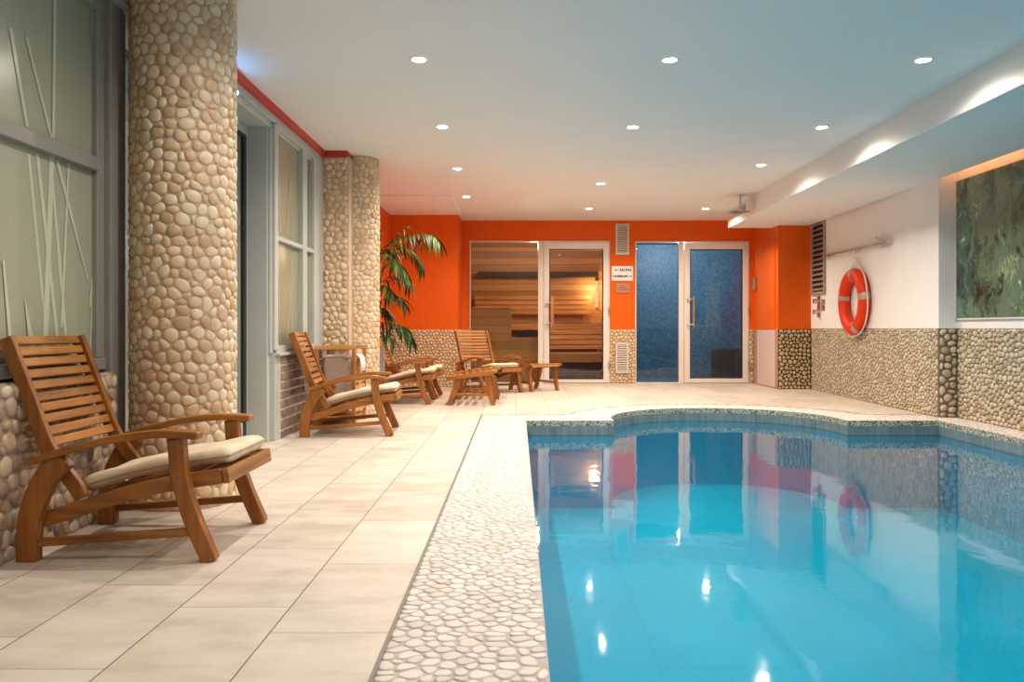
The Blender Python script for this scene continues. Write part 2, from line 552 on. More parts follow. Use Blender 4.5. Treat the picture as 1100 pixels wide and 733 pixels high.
def planks(name, dark, light, seam, h=.1, axis=2, rough=.5):
    t = NT(name)
    p = t.sep(t.coord())
    v = t.math('DIVIDE', p[axis], h)
    iz = t.math('FLOOR', v)
    d = t.math('ABSOLUTE', t.math('SUBTRACT', t.math('FRACT', v), .5))
    j = t.math('GREATER_THAN', d, .478)
    wn = t.n('ShaderNodeTexWhiteNoise', {'noise_dimensions': '1D'}, W=iz).outputs[0]
    sc = [1.5, 1.5, 1.5]; sc[axis] = 30
    mp = t.n('ShaderNodeMapping', None, Vector=t.coord(), Scale=tuple(sc))
    nz = t.noise(mp.outputs[0], 1.2, 5, .6)
    f = t.math('ADD', t.math('MULTIPLY', nz, .6), t.math('MULTIPLY', wn, .4))
    c = t.mix(j, t.ramp(f, [(.25, dark), (.75, light)]), seam)
    return t.done(Base_Color=c, Roughness=rough, Normal=t.bump(t.math('SUBTRACT', 1.0, j), .3, .004))
M['cedar'] = planks('cedar wall planks', lin(150, 104, 56), lin(206, 158, 98), lin(80, 48, 20), .105)
M['cedar_front'] = planks('plain plank front', lin(180, 132, 66), lin(208, 160, 90), lin(120, 82, 36), .115)
M['cedar_dark'] = simple('dark stained timber and gap shade', lin(48, 26, 12), .6, var=.2, scale=14)
M['mosaic'] = grid_mat('blue glass mosaic', .026, .05, lin(52, 92, 120), lin(88, 134, 160), lin(40, 70, 92), rough=.5)
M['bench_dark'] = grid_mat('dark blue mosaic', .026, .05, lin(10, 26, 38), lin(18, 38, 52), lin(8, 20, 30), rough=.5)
M['glass'] = glassy('sauna glass', (.94, .91, .86), 0, 1.5, .9)
M['glass_blue'] = glassy('steam room glass', (.82, .89, .92), 0, 1.5, .7)
M['stone'] = simple('rough split stone', lin(140, 122, 108), .85, var=.35, scale=14, bump=.8)
M['mortar'] = simple('pale mortar', lin(206, 188, 168), .9, var=.1, scale=20)
M['taupe'] = simple('taupe canvas', lin(190, 172, 158), .85, var=.06, scale=10, bump=.3)
M['towel'] = simple('white terry cloth', lin(238, 232, 222), .95, var=.03, scale=60, bump=.6)
M['pot'] = simple('grey planter', lin(136, 134, 134), .6, var=.06, scale=8)
M['soil'] = simple('potting soil', (.03, .02, .012), .95, var=.4, scale=40, bump=.8)
M['bark'] = simple('plant cane', lin(96, 76, 48), .8, var=.25, scale=30, bump=.4)
def leaf_mat():
    t = NT('glossy leaf green')
    isl = t.n('ShaderNodeNewGeometry').outputs['Random Per Island']
    nz = t.noise(t.coord(), 20, 3)
    f = t.math('ADD', t.math('MULTIPLY', isl, .8), t.math('MULTIPLY', nz, .2))
    c = t.ramp(f, [(.1, lin(18, 40, 12)), (.5, lin(40, 70, 20)), (.8, lin(76, 106, 32)), (1, lin(150, 164, 70))])
    return t.done(Base_Color=c, Roughness=.5, Specular_IOR_Level=.25)
M['leaf'] = leaf_mat()
M['buoy'] = simple('orange plastic', lin(216, 52, 4), .5, var=.04, spec=.3)
M['band'] = simple('silver reflective tape', lin(176, 160, 142), .3, .3, var=.05)
M['rope'] = simple('white rope', lin(228, 216, 200), .9, var=.08, scale=200, bump=.6)
M['vent'] = simple('white vent plastic', lin(214, 204, 192), .5, var=.02)
M['vent_dark'] = simple('vent shadow gap', lin(70, 62, 54), .8)
M['louver'] = simple('grey louvre metal', lin(156, 144, 132), .5, .0, var=.05)
M['sign_white'] = simple('white sign plastic', lin(240, 234, 228), .4, var=.01)
M['sign_blue'] = simple('navy lettering', lin(34, 34, 88), .5)
M['sign_copper'] = simple('copper plate', lin(206, 150, 116), .35, .5, var=.04)
M['sign_ink'] = simple('brown lettering', lin(120, 70, 44), .5)
def art_mat():
    t = NT('green leafy glass relief')
    co = t.coord()
    d = t.noise(co, 2.2, 4, .6, 'Color')
    wv = t.n('ShaderNodeVectorMath', {'operation': 'MULTIPLY_ADD'}, _0=d, _1=(.7, .7, .7), _2=co)
    mp = t.n('ShaderNodeMapping', None, Vector=wv.outputs[0], Scale=(1, 4.2, 1.6))
    n0 = t.noise(mp.outputs[0], 2.6, 8, .7)
    big = t.noise(co, 1.9, 2)
    n = t.math('ADD', t.math('MULTIPLY', n0, .62), t.math('MULTIPLY', big, .42))
    c = t.ramp(n, [(.34, lin(20, 24, 28)), (.42, lin(38, 52, 46)), (.49, lin(70, 94, 76)), (.55, lin(96, 124, 92)), (.60, lin(92, 112, 110)), (.66, lin(146, 168, 116)), (.73, lin(200, 208, 188))])
    mp2 = t.n('ShaderNodeMapping', None, Vector=wv.outputs[0], Scale=(1, 9, 3))
    n2 = t.noise(mp2.outputs[0], 1.4, 5, .7)
    sp = t.math('GREATER_THAN', n2, .65)
    c = t.mix(t.math('MULTIPLY', sp, .85), c, lin(206, 216, 206))
    dk = t.math('LESS_THAN', n2, .385)
    c = t.mix(t.math('MULTIPLY', dk, .8), c, lin(26, 30, 34))
    return t.done(Base_Color=c, Roughness=.18, Normal=t.bump(n, .25, .02))
M['art'] = art_mat()
M['lens'] = emit('lit lamp lens', (1.0, .90, .74), 140.0)
M['led_warm'] = emit('warm cove led', (1.0, .36, .08), 9.0)
M['led_blue'] = emit('blue led', (.10, .42, 1.0), 16.0)
M['lens_sauna'] = emit('sauna lamp lens', (1.0, .62, .28), 30.0)
M['lens_sauna2'] = emit('sauna corner lamp shade', (1.0, .66, .32), 1.3)
M['lens_pool'] = emit('pool lamp lens', (.75, .95, 1.0), 20.0)

# ------------------------------------------------------------------ plan of the room
YB = 11.42                      # back wall
XL = -1.655                     # left wall face
PC = (1.75, 6.92); PR = .96     # pool apse
OR = 1.34
def pool_in(x, y):              # signed distance, positive inside the pool
    r1 = min(x-.07, 3.47-x, 6.80-y)
    st = min(PR-abs(x-PC[0]), PC[1]-y)
    dc = PR-math.hypot(x-PC[0], y-PC[1])
    return max(r1, st, dc)
def outer_in(x, y):             # inside the coping's outer edge
    a = 7.24-y
    b = OR-math.hypot(x-PC[0], y-PC[1])
    k = .16
    h = max(k-abs(a-b), 0)/k
    u = max(a, b)+h*h*k*.25
    return min(u, x+.314)
def outer_y(x):
    lo, hi = 7.1, 8.6
    for _ in range(40):
        m = (lo+hi)/2
        if outer_in(x, m) > 0 or (x < -.31 and m < 7.24): lo = m
        else: hi = m
    return lo
def wall_right_x(y):            # face of the right hand wall
    if y < 7.03: return 3.745
    return 3.585+(y-7.03)*(3.68-3.585)/(10.34-7.03)
XR0 = 3.60
outer_curve = [(-.314, 7.24)]+[(x, outer_y(x)) for x in [(-.2+i*(3.59+.2)/70) for i in range(71)]]
inner_arc = [(PC[0]-PR*math.cos(a), PC[1]+PR*math.sin(a)) for a in [PI*i/40 for i in range(41)]]
inner_loop = [(.07, -1.2), (.07, 6.80), (.79, 6.80)]+inner_arc+[(2.71, 6.80), (3.47, 6.80), (3.47, -1.2)]
Y0 = -2.6

# floor: left strip and the back field, behind the coping
mb = MB()
floor_loop = [(-2.0, Y0), (-.314, Y0)]+outer_curve+[(3.59, 7.03), (3.80, 7.03), (3.80, YB+.06), (-2.0, YB+.06)]
mb.poly([floor_loop], 0)
mb.poly([[(-.314, Y0), (3.80, Y0), (3.80, -1.58), (-.314, -1.58)]], 0)
fl = struct(mb.build('floor', M['tile']))
# pool coping
mb = MB()
cop_loop = [(-.314, -1.58)]+outer_curve+[(3.59, 7.03), (3.745, 7.03), (3.745, -1.58)]
mb.mat(0).poly([cop_loop, inner_loop], 0.0)
n = len(inner_loop)
mb.mat(1)
iv = [(x, y, 0.0) for x, y in inner_loop]+[(x, y, -.045) for x, y in inner_loop]
mb.add(iv, [(i, i+n, (i+1) % n+n, (i+1) % n) for i in range(n)])
coping = struct(mb.build('pool_coping', [M['grout_cop'], M['cop_edge']]))
mb = MB()
csdf = lambda x, y: min(outer_in(x, y), -pool_in(x, y), wall_right_x(y)-x-.002)
flat = lambda s, t, h: (s, t, h)
CR = ((1.0, -.001), (.95, .8), (.7, 1.0))
pebbles(mb, 4.06, 6.8, .043, flat, .0032, 5, sdf=csdf, x0=-.314, y0=1.5, nside=10, rings=CR, asp=1.12, gap=.0018, relax=0)
struct(mb.build('pebble_paving', M['peb_cop'], coping, smooth='all'))
# dark edge strip between tiles and coping
mb = MB()
path = [(-.317, -1.58)]+[(x, y+.002) for x, y in outer_curve]
for a, b in zip(path[:-1], path[1:]):
    d = Vector((b[0]-a[0], b[1]-a[1])); L = d.length
    if L < 1e-6: continue
    d /= L; nx, ny = -d.y*.005, d.x*.005
    mb.prism([(a[0]-nx, a[1]-ny), (b[0]-nx, b[1]-ny), (b[0]+nx, b[1]+ny), (a[0]+nx, a[1]+ny)], -.01, .004)
struct(mb.build('trim_1', M['steel_trim']))
# basin
mb = MB()
ins = [(x, y) for x, y in inner_loop]
mb.mat(1)
iv = [(x, y, -.045) for x, y in ins]+[(x, y, -.135) for x, y in ins]
mb.add(iv, [(i, i+n, (i+1) % n+n, (i+1) % n) for i in range(n)])
mb.mat(0)
iv = [(x, y, -.135) for x, y in ins]+[(x, y, -.72) for x, y in ins]
mb.add(iv, [(i, i+n, (i+1) % n+n, (i+1) % n) for i in range(n)])
mb.poly([ins], -.72)
struct(mb.build('pool_floor', [M['basin'], M['waterline']]))
mb = MB(); mb.poly([ins], -.115)
water = tag(mb.build('pool_water', M['water']), 'clear turquoise water filling the indoor swimming pool', 'water', kind='stuff')

# ------------------------------------------------------------------ ceiling and beam
mb = MB(); mb.box(-2.0, 3.0, Y0, YB+.05, CEIL, CEIL+.08)
mb.box(3.0, 4.0, 9.4, YB+.05, CEIL, CEIL+.08)
struct(mb.build('ceiling', M['ceiling']))
mb = MB(); mb.box(-1.66, -.735, 9.23, 10.72, CEIL-.022, CEIL+.01)
struct(mb.build('ceiling_panel', M['ceiling'], bevel=.004))
SOF = 2.038
mb = MB(); mb.prism([(2.64, Y0), (3.60, Y0), (3.60, 9.56), (2.64, 9.56)], SOF, CEIL+.05)
struct(mb.build('ceiling_beam', M['ceiling'], bevel=.006))
mb = MB(); mb.box(2.70, 3.75, 9.56, 10.6, SOF+.012, SOF+.10)
struct(mb.build('ceiling_shelf', M['ceiling']))

# ------------------------------------------------------------------ back wall
def side_planar(axis, c, sgn):
    """map (s,t,h) on vertical plane; axis 'y': plane y=c facing -y (s is x); axis 'x': plane x=c, s is y, outward sgn"""
    if axis == 'y': return lambda s, t, h: (s, c-h, t)
    return lambda s, t, h: (c+sgn*h, s, t)
DT = .745
mb = MB()
Yw = YB
mb.mat(0)
mb.box(-.80, -.663, Yw, Yw+.15, DT, CEIL)
mb.box(-.663, 1.274, Yw, Yw+.15, 1.972, CEIL)
mb.box(1.274, 1.627, Yw, Yw+.15, DT, CEIL)
mb.box(1.627, 3.20, Yw, Yw+.15, 1.965, CEIL)
mb.box(3.20, 3.28, Yw, Yw+.15, DT, CEIL)
mb.box(-1.75, -.772, 10.70, Yw+.15, DT, CEIL)
mb.box(3.264, 3.80, 10.34, Yw+.15, DT, CEIL)
mb.mat(1)
for a, b, y in ((-.80, -.663, Yw), (1.274, 1.627, Yw), (3.20, 3.28, Yw), (-1.75, -.772, 10.70), (3.264, 3.80, 10.34)):
    mb.box(a, b, y, Yw+.15, 0, DT)
wb = struct(mb.build('wall_back', [M['orange'], M['grout_back']]))
mb = MB()
R2 = ((1.0, 0.0), (.88, .7))
pebbles(mb, .878, DT, .045, side_planar('y', 10.70, 0), .009, 11, x0=-1.65, nside=8, rings=R2)
pebbles(mb, .11, DT, .045, side_planar('y', Yw, 0), .009, 12, x0=-.772, nside=8, rings=R2)
pebbles(mb, .351, DT, .05, side_planar('y', Yw, 0), .01, 13, x0=1.275, nside=8, rings=R2)
pebbles(mb, .06, DT, .045, side_planar('y', Yw, 0), .009, 14, x0=3.203, nside=8, rings=R2)
pebbles(mb, .72, DT, .045, side_planar('x', -.772, 1), .009, 15, x0=10.70, nside=8, rings=R2)
struct(mb.build('pebble_facing', M['peb_back'], wb, smooth='all'))
mb = MB(); mb.box(3.262, 3.672, 10.335, 10.345, 0, DT+.002)
bd = struct(mb.build('wall_block_plinth', M['grout_block']))
mb = MB(); pebbles(mb, .402, DT, .052, side_planar('y', 10.335, 0), .012, 16, x0=3.266, nside=9, gap=.0035)
struct(mb.build('pebble_facing', M['peb_block'], bd, smooth='all'))

# ------------------------------------------------------------------ right wall
mb = MB()
mb.mat(0)
mb.prism([(3.585, 7.03), (3.74, 7.03), (3.90, 7.03), (3.90, 10.5), (3.68, 10.5)], DT+.015, CEIL+.1)
mb.box(3.745, 3.90, Y0, 7.03, DT+.015, CEIL+.1)
mb.box(3.60, 3.745, Y0, 7.03, 2.20, CEIL+.1)
mb.mat(1)
mb.prism([(3.585, 7.03), (3.90, 7.03), (3.90, 10.5), (3.68, 10.5)], -.02, DT+.015)
mb.box(3.745, 3.90, Y0, 7.03, -.05, DT+.015)
wr = struct(mb.build('wall_right', [M['white'], M['grout_right']]))
mb = MB()
DR = DT+.013
fm = lambda s, t, h: (wall_right_x(s)-h, s, t)
pebbles(mb, 3.28, DR, .047, fm, .010, 21, x0=7.045, nside=8, asp=1.28, rings=((1, 0), (.9, .65), (.6, .95)))
fm2 = lambda s, t, h: (3.745-h, s, t)
pebbles(mb, 3.4, DR, .049, fm2, .011, 22, x0=3.62, nside=8, asp=1.2, rings=((1, 0), (.9, .65), (.6, .95)))
pebbles(mb, .152, DR, .064, side_planar('y', 7.03, 0), .018, 23, x0=3.59, nside=10, gap=.005, asp=1.1)
struct(mb.build('pebble_facing', M['peb_right'], wr, smooth='all'))

# ------------------------------------------------------------------ left wall
mb = MB()
mb.mat(0).box(-1.85, XL, Y0, 3.40, 0, .575)
wl = struct(mb.build('wall_left', [M['grout_left']]))
mb = MB()
pebbles(mb, 2.2, .575, .06, side_planar('x', XL, 1), .010, 31, x0=1.2, nside=10, asp=.92)
pebbles(mb, .09, .575, .06, lambda s, t, h: (s, 3.40+h, t), .012, 32, x0=-1.75, nside=10)
pebbles(mb, 2.2, .08, .05, lambda s, t, h: (t, s, .575+h), .006, 33, x0=1.2, y0=-1.735, nside=8)
struct(mb.build('pebble_facing', M['peb_left'], wl, smooth='all'))
# header above windows and door, and red band under the ceiling
mb = MB(); mb.box(-1.90, -1.655, Y0, 3.53, 2.12, CEIL+.02); mb.box(-1.90, -1.655, 3.53, 6.95, 2.105, CEIL+.02)
mb.box(-1.655, -1.640, 3.53, 6.95, 2.150, 2.205)
struct(mb.build('wall_left_header', M['frame_grey'], bevel=.004))
mb = MB(); mb.box(-1.655, -1.615, Y0, 6.93, 2.203, CEIL+.005)
struct(mb.build('trim_2', M['red']))
# first window (frosted, with grass pattern)
WX = -1.735
wroot = bpy.data.objects.new('window_1', None); COL.objects.link(wroot); struct(wroot)
mb = MB()
RZ0, RZ1 = 1.40, 1.455
mb.box(WX-.03, WX+.03, Y0, 3.53, .590, .640)
mb.box(WX-.03, WX+.035, Y0, 3.36, RZ0, RZ1)
mb.box(WX-.03, WX+.03, Y0, 3.53, 2.06, 2.125)
mb.box(WX-.03, WX+.025, 3.36, 3.42, .640, 2.06)
struct(mb.build('window_frame', M['frame_dull'], wroot, bevel=.004))
mb = MB(); mb.box(WX-.06, WX+.05, 3.42, 3.55, .0, 2.125)
struct(mb.build('window_post', M['frame_dull'], wroot, bevel=.004))
BN = [0]
def blade(mb, p, q, w0, w1, bow=0.0, x=WX+.0025):
    """tapered grass stripe on the glass, given in (y,z)"""
    N = 8; L = []; Rr = []
    BN[0] += 1; x += (BN[0] % 16)*.00025
    d = Vector((q[0]-p[0], q[1]-p[1])); L0 = d.length; d /= L0; nn = Vector((-d.y, d.x))
    for i in range(N+1):
        t = i/N; c = Vector(p)+d*(L0*t)+nn*(bow*math.sin(PI*t)); w = w0+(w1-w0)*t
        L.append(c+nn*w/2); Rr.append(c-nn*w/2)
    v = [(x, a.x, a.y) for a in L]+[(x, a.x, a.y) for a in Rr]
    mb.add(v, [(i, i+1, N+2+i, N+1+i) for i in range(N)])
def wyz(u, v):
    y = 887*(-WX)/(556-u); return (y, CAMZ+(353-v)*y/887)
for nm, z0, z1, bl in (('lower_pane', .640, RZ0, [((52,390),(30,165),.012,.016),((70,362),(53,165),.02,.016),((47,385),(55,165),.035,.03),((63,385),(39,165),.02,.022),((65,352),(73,172),.016,.014),
        ((96,372),(104,190),.012,.016),((109,395),(97,300),.014,.012),((93,300),(60,172),.01,.022),((95,330),(111,195),.016,.018),((103,200),(101,300),.008,.008),((10,372),(2,280),.02,.012),((36,392),(25,322),.05,.004)]),
                       ('upper_pane', RZ1, 2.06, [((28,136),(10,30),.018,.02),((54,148),(27,40),.016,.014),((56,148),(58,-40),.018,.022),((103,170),(96,-20),.012,.014),((112,170),(101,-30),.016,.016)])):
    mb = MB(); mb.mat(0).box(WX-.004, WX+.002, Y0, 3.36, z0, z1)
    mb.mat(1)
    for a, b, w0, w1 in bl: blade(mb, wyz(*a), wyz(*b), w0, w1)
    # the same stems repeat along the strip of glass nearer the viewer
    for k in range(5):
        yy = 1.3-k*.6
        blade(mb, (yy, z0+.02), (yy+.15, z1-.03), .02, .014); blade(mb, (yy+.2, z0+.02), (yy-.1, z1-.05), .016, .018)
    struct(mb.build(nm, [M['frost'], M['frost_clear']], wroot))
# wall strip closing the left side up to the door
# door in the recess between the columns
droot = bpy.data.objects.new('door_1', None); COL.objects.link(droot); struct(droot)
mb = MB()
mb.box(-1.87, -1.795, 3.55, 5.50, 2.045, 2.105); mb.box(-1.87, -1.800, 5.49, 5.50, 0, 2.045)
mb.box(-1.86, -1.806, 3.55, 5.43, 0, .14)
struct(mb.build('door_frame', M['frame_grey'], droot, bevel=.003))
mb = MB(); mb.box(-1.86, -1.802, 5.43, 5.49, 0, 2.045); mb.box(-1.86, -1.803, 3.55, 5.43, 2.02, 2.045)
struct(mb.build('gasket', M['black'], droot))
mb = MB(); mb.box(-1.84, -1.82, 3.55, 5.43, .14, 2.02)
struct(mb.build('door_pane', M['door_glass'], droot))
mb = MB()
for k in range(2):
    for sg in (1, -1):
        mb.cbox((-1.818, 5.33+k*.055, 1.48+sg*.022), (.003, .012, .058), (sg*R(32), 0, 0))
struct(mb.build('door_marking', M['mark'], droot))
# jamb / post beside the door and the second window
mb = MB()
mb.box(-1.87, -1.668, 5.50, 5.60, 0, 2.11)
mb.box(-1.668, -1.650, 5.52, 5.60, .59, 2.11)
struct(mb.build('wall_left_post', M['frame_grey'], bevel=.004))
w2 = bpy.data.objects.new('window_2', None); COL.objects.link(w2); struct(w2)
WX2 = -1.645
mb = MB()
for a, b in ((5.55, 5.63), (6.28, 6.40), (6.62, 6.93)):
    mb.box(WX2-.05, WX2+.015, a, b, .615, 2.14)
mb.box(WX2-.05, WX2+.012, 5.6, 6.9, .585, .640)
mb.box(WX2-.05, WX2+.012, 5.6, 6.9, 1.362, 1.395)
mb.box(WX2-.05, WX2+.012, 5.6, 6.9, 2.125, 2.16)
struct(mb.build('window_frame', M['frame_grey'], w2, bevel=.004))
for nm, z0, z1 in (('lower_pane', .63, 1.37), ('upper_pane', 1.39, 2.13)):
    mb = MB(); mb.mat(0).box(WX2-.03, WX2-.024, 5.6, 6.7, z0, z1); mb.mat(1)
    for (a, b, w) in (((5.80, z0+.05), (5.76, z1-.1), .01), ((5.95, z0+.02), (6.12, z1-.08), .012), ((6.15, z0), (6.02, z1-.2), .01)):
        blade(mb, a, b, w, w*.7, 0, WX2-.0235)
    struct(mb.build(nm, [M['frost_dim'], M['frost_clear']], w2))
mb = MB(); mb.box(WX2-.06, WX2+.045, 5.56, 6.92, .575, .592)
struct(mb.build('window_sill', M['frame_grey'], w2, bevel=.004))
# white end panel and rough masonry under the second window
mb = MB(); mb.box(-1.70, -1.635, 5.56, 5.68, 0, .58)
struct(mb.build('wall_left_end_panel', M['frame_grey'], bevel=.004))
rng = random.Random(4)
mb = MB(); mb.mat(0).box(-1.75, -1.632, 5.68, 6.93, 0, .578); mb.mat(1)
z = .004
while z < .56:
    h = rng.uniform(.05, .085); h = min(h, .574-z)
    y = 5.685
    while y < 6.92:
        L = rng.uniform(.10, .34); y1 = min(y+L, 6.928)
        if y1-y > .03: mb.box(-1.66, -1.632+rng.uniform(.003, .010), y, y1-.010, z, z+h-.013)
        y = y1
    z += h
struct(mb.build('wall_left_masonry', [M['mortar'], M['stone']], bevel=.005))
# left wall beyond the far column
mb = MB(); mb.mat(0).box(-1.80, -1.65, 7.5, 10.75, DT, CEIL); mb.mat(1).box(-1.80, -1.65, 7.5, 10.75, 0, DT)
wl2 = struct(mb.build('wall_left_rear', [M['orange'], M['grout_back']]))
mb = MB(); pebbles(mb, 3.1, DT, .05, side_planar('x', -1.65, 1), .009, 36, x0=7.55, nside=8, rings=R2)
struct(mb.build('pebble_facing', M['peb_back'], wl2, smooth='all'))
# closing walls out of view
mb = MB(); mb.box(-2.0, 3.9, Y0-.1, Y0, 0, CEIL+.1)
struct(mb.build('wall_front', M['white']))
mb = MB(); mb.box(-2.05, -1.87, Y0, 7.5, 0, CEIL+.1)
struct(mb.build('wall_left_outer', M['white']))

# ------------------------------------------------------------------ pebble columns
def column(cx, cy, r, size, seed, rise, base=.03):
    mb = MB(); mb.lathe([(r, 0), (r, CEIL+.01)], (cx, cy, 0), 64)
    o = struct(mb.build('pebble_column', M['grout_col'], smooth=True))
    mb = MB()
    def f(s, t, h):
        a = s/r
        return (cx+(r+h)*math.cos(a), cy+(r+h)*math.sin(a), t)
    pebbles(mb, 2*PI*r, CEIL-.01, size, f, rise, seed, wrap=True, nside=11, y0=.005, asp=1.0, relax=1, gap=.0016)
    struct(mb.build('pebble_facing', M['peb_col'], o, smooth='all'))
    return o
column(-1.467, 3.63, .214, .051, 41, .008)
column(-1.412, 7.30, .184, .052, 42, .009)
mb = MB(); mb.box(-1.75, -1.42, 6.95, 7.5, 0, 2.205)
pier = struct(mb.build('wall_pier', M['grout_col']))
mb = MB(); pebbles(mb, .27, 2.2, .06, side_planar('y', 6.95, 0), .012, 43, x0=-1.70, nside=9)
struct(mb.build('pebble_facing', M['peb_col'], pier, smooth='all'))
mb = MB(); mb.box(-1.66, -1.43, 6.93, 7.3, 2.203, CEIL+.005)
struct(mb.build('trim_3', M['red']))

# ------------------------------------------------------------------ sauna
def shell(name, x0, x1, y0, y1, z1, m, mf, mc):
    for nm, b, mm in (('wall_%s_back' % name, (x0-.05, x1+.05, y1, y1+.04, 0, z1), m), ('wall_%s_left' % name, (x0-.04, x0, y0, y1, 0, z1), m), ('wall_%s_right' % name, (x1, x1+.04, y0, y1, 0, z1), m),
                      ('floor_%s' % name, (x0, x1, y0, y1, -.03, .002), mf), ('ceiling_%s' % name, (x0, x1, y0, y1, z1, z1+.03), mc)):
        mb = MB(); mb.box(*b); struct(mb.build(nm, mm))
SX0, SX1, SY0, SY1 = -.74, 1.42, YB+.12, 13.25
shell('sauna', SX0, SX1, SY0, SY1, 2.06, M['cedar'], M['cedar_dark'], M['cedar'])
mb = MB(); mb.box(SX0+.10, SX1-.14, SY1-.16, SY1-.003, 1.58, 1.66)  # shade of the gap across the back planks, put in as a dark box
struct(mb.build('shadow_gap_band', M['cedar_dark']))
# glazed sauna front
def glazed_front(name, x0, mx0, mx1, x1, gx0, gx1, gz0, gz1, ztop, glass):
    root = bpy.data.objects.new(name, None); COL.objects.link(root); struct(root)
    y0, y1 = YB-.012, YB+.05
    mb = MB()
    mb.box(x0, x0+.014, y0, y1, 0, ztop); mb.box(x1-.012, x1, y0, y1, 0, ztop)
    mb.box(x0+.014, x1-.012, y0, y1, ztop-.016, ztop); mb.box(mx0, mx1, y0, y1, 0, ztop-.016)
    mb.box(x0+.014, mx0, y0, y1, 0, .014)
    struct(mb.build('frame', M['frame_white'], root, bevel=.004))
    mb = MB(); mb.box(x0+.014, mx0, YB+.015, YB+.023, .014, ztop-.016)
    struct(mb.build('side_pane', glass, root))
    yd0, yd1 = YB-.022, YB+.03
    dx0, dx1 = mx1+.004, x1-.014
    mb = MB()
    mb.box(dx0, gx0, yd0, yd1, .008, ztop-.02); mb.box(gx1, dx1, yd0, yd1, .008, ztop-.02)
    mb.box(gx0, gx1, yd0, yd1, .008, gz0); mb.box(gx0, gx1, yd0, yd1, gz1, ztop-.02)
    leafo = struct(mb.build('door_leaf', M['frame_white'], root, bevel=.004))
    mb = MB(); w = .012
    mb.box(gx0, gx0+w, yd0+.006, yd1, gz0, gz1); mb.box(gx1-w, gx1, yd0+.006, yd1, gz0, gz1)
    mb.box(gx0+w, gx1-w, yd0+.006, yd1, gz0, gz0+w); mb.box(gx0+w, gx1-w, yd0+.006, yd1, gz1-w, gz1)
    struct(mb.build('gasket', M['black'], root))
    mb = MB(); mb.box(gx0+w, gx1-w, YB-.003, YB+.005, gz0+w, gz1-w)
    struct(mb.build('door_pane', glass, root))
    mb = MB()
    for z in (.2, .95, 1.72):
        mb.tube([(x1-.012, yd0-.012, z), (x1-.012, yd0-.012, z+.10)], .011, 10)
    struct(mb.build('hinge', M['chrome'], root, smooth=True))
    return root
d2 = glazed_front('door_2', -.663, .283, .357, 1.274, .4376, 1.184, .056, 1.858, 1.972, M['glass'])
d3 = glazed_front('door_3', 1.627, 2.227, 2.298, 3.20, 2.38, 3.108, .069, 1.854, 1.965, M['glass_blue'])
# handles
mb = MB()
for z in (1.115, .835):
    mb.tube([(.405, YB-.02, z), (.405, YB-.075, z)], .011, 10); mb.tube([(.385, YB-.075, z), (.48, YB-.075, z)], .009, 10)
struct(mb.build('handle_bracket', M['chrome'], d2, smooth=True))
mb = MB(); mb.box(.452, .50, YB-.10, YB-.055, .77, 1.205)
struct(mb.build('door_handle', M['pine_z'], d2, bevel=.01))
mb = MB()
for z in (1.165, .815):
    mb.tube([(2.345, YB-.02, z), (2.345, YB-.06, z), (2.42, YB-.085, z)], .010, 10)
struct(mb.build('handle_bracket', M['chrome'], d3, smooth=True))
mb = MB(); mb.tube([(2.42, YB-.085, .78), (2.42, YB-.085, 1.205)], .014, 12)
struct(mb.build('door_handle', M['brass'], d3, smooth=True))
# plank enclosure behind the side pane
e = thing('heater_enclosure', 'stepped pale plank screen standing behind the sauna side pane', 'screen', (0, 0, 0))
e.location = (-.2, YB+.24, 0)
mb = MB()
mb.prism([(-.52, 0), (.62, 0), (.62, .612), (.105, .612), (.105, 1.035), (-.52, 1.035)], 0, .04)
v = [(x, y+z*0, z) for x, y, z in mb.v]
mb.v = [(x, z, y) for x, y, z in mb.v]
mb.build('plank_panel', M['cedar_front'], e, bevel=.003)
mb = MB(); mb.box(-.53, .115, -.012, .052, 1.035, 1.055); mb.box(.095, .63, -.012, .052, .612, .632); mb.box(.095, .115, -.012, -.001, .632, 1.035)
mb.build('top_rail', M['pine_x'], e, bevel=.003)
# benches
def bench(name, label, x0, x1, y0, y1, z, nb, apron):
    t = thing(name, label, 'bench', ((x0+x1)/2, (y0+y1)/2, 0))
    hx = (x1-x0)/2; hy = (y1-y0)/2
    mb = MB(); w = 2*hy/nb
    for i in range(nb): mb.box(-hx, hx, -hy+i*w+.006, -hy+(i+1)*w-.006, z-.035, z)
    mb.build('seat', M['pine_x'], t, bevel=.004)
    mb = MB(); mb.box(-hx, hx, -hy+.004, -hy+.03, z-.035-apron, z-.037)
    mb.build('apron', M['pine_x'], t, bevel=.003)
    for sx in (-1, 1):
        mb = MB(); mb.box(sx*(hx-.06)-.03, sx*(hx-.06)+.03, -hy+.05, -hy+.10, 0, z-.037)
        mb.build('leg', M['pine_z'], t, bevel=.003)
    return t
bench('sauna_bench', 'upper cedar sauna bench along the back wall of the sauna', SX0+.02, SX1-.02, 12.60, 13.2, .83, 5, .06)
bench('sauna_bench', 'lower cedar sauna bench, the step nearer the glass door', .30, SX1-.02, 12.05, 12.59, .40, 4, .10)
def rail_panel(name, label, x0, x1, y, zb, z0, z1, nb):
    t = thing(name, label, 'backrest', ((x0+x1)/2, y, zb))
    hx = (x1-x0)/2; hz = z1-z0; w = hz/nb
    mb = MB()
    for i in range(nb): mb.box(-hx, hx, -.012, .012, z0-zb+i*w+.006, z0-zb+(i+1)*w-.006)
    mb.build('slats', M['pine_x'], t, bevel=.003)
    for sx in (-1, 1):
        mb = MB(); mb.box(sx*(hx-.10)-.025, sx*(hx-.10)+.025, .012, .05, 0, z1-zb)
        mb.build('upright', M['pine_z'], t, bevel=.003)
    return t
rail_panel('slatted_screen', 'slatted cedar backrest above the upper sauna bench', SX0+.06, SX1-.25, 13.12, .831, .98, 1.28, 4)
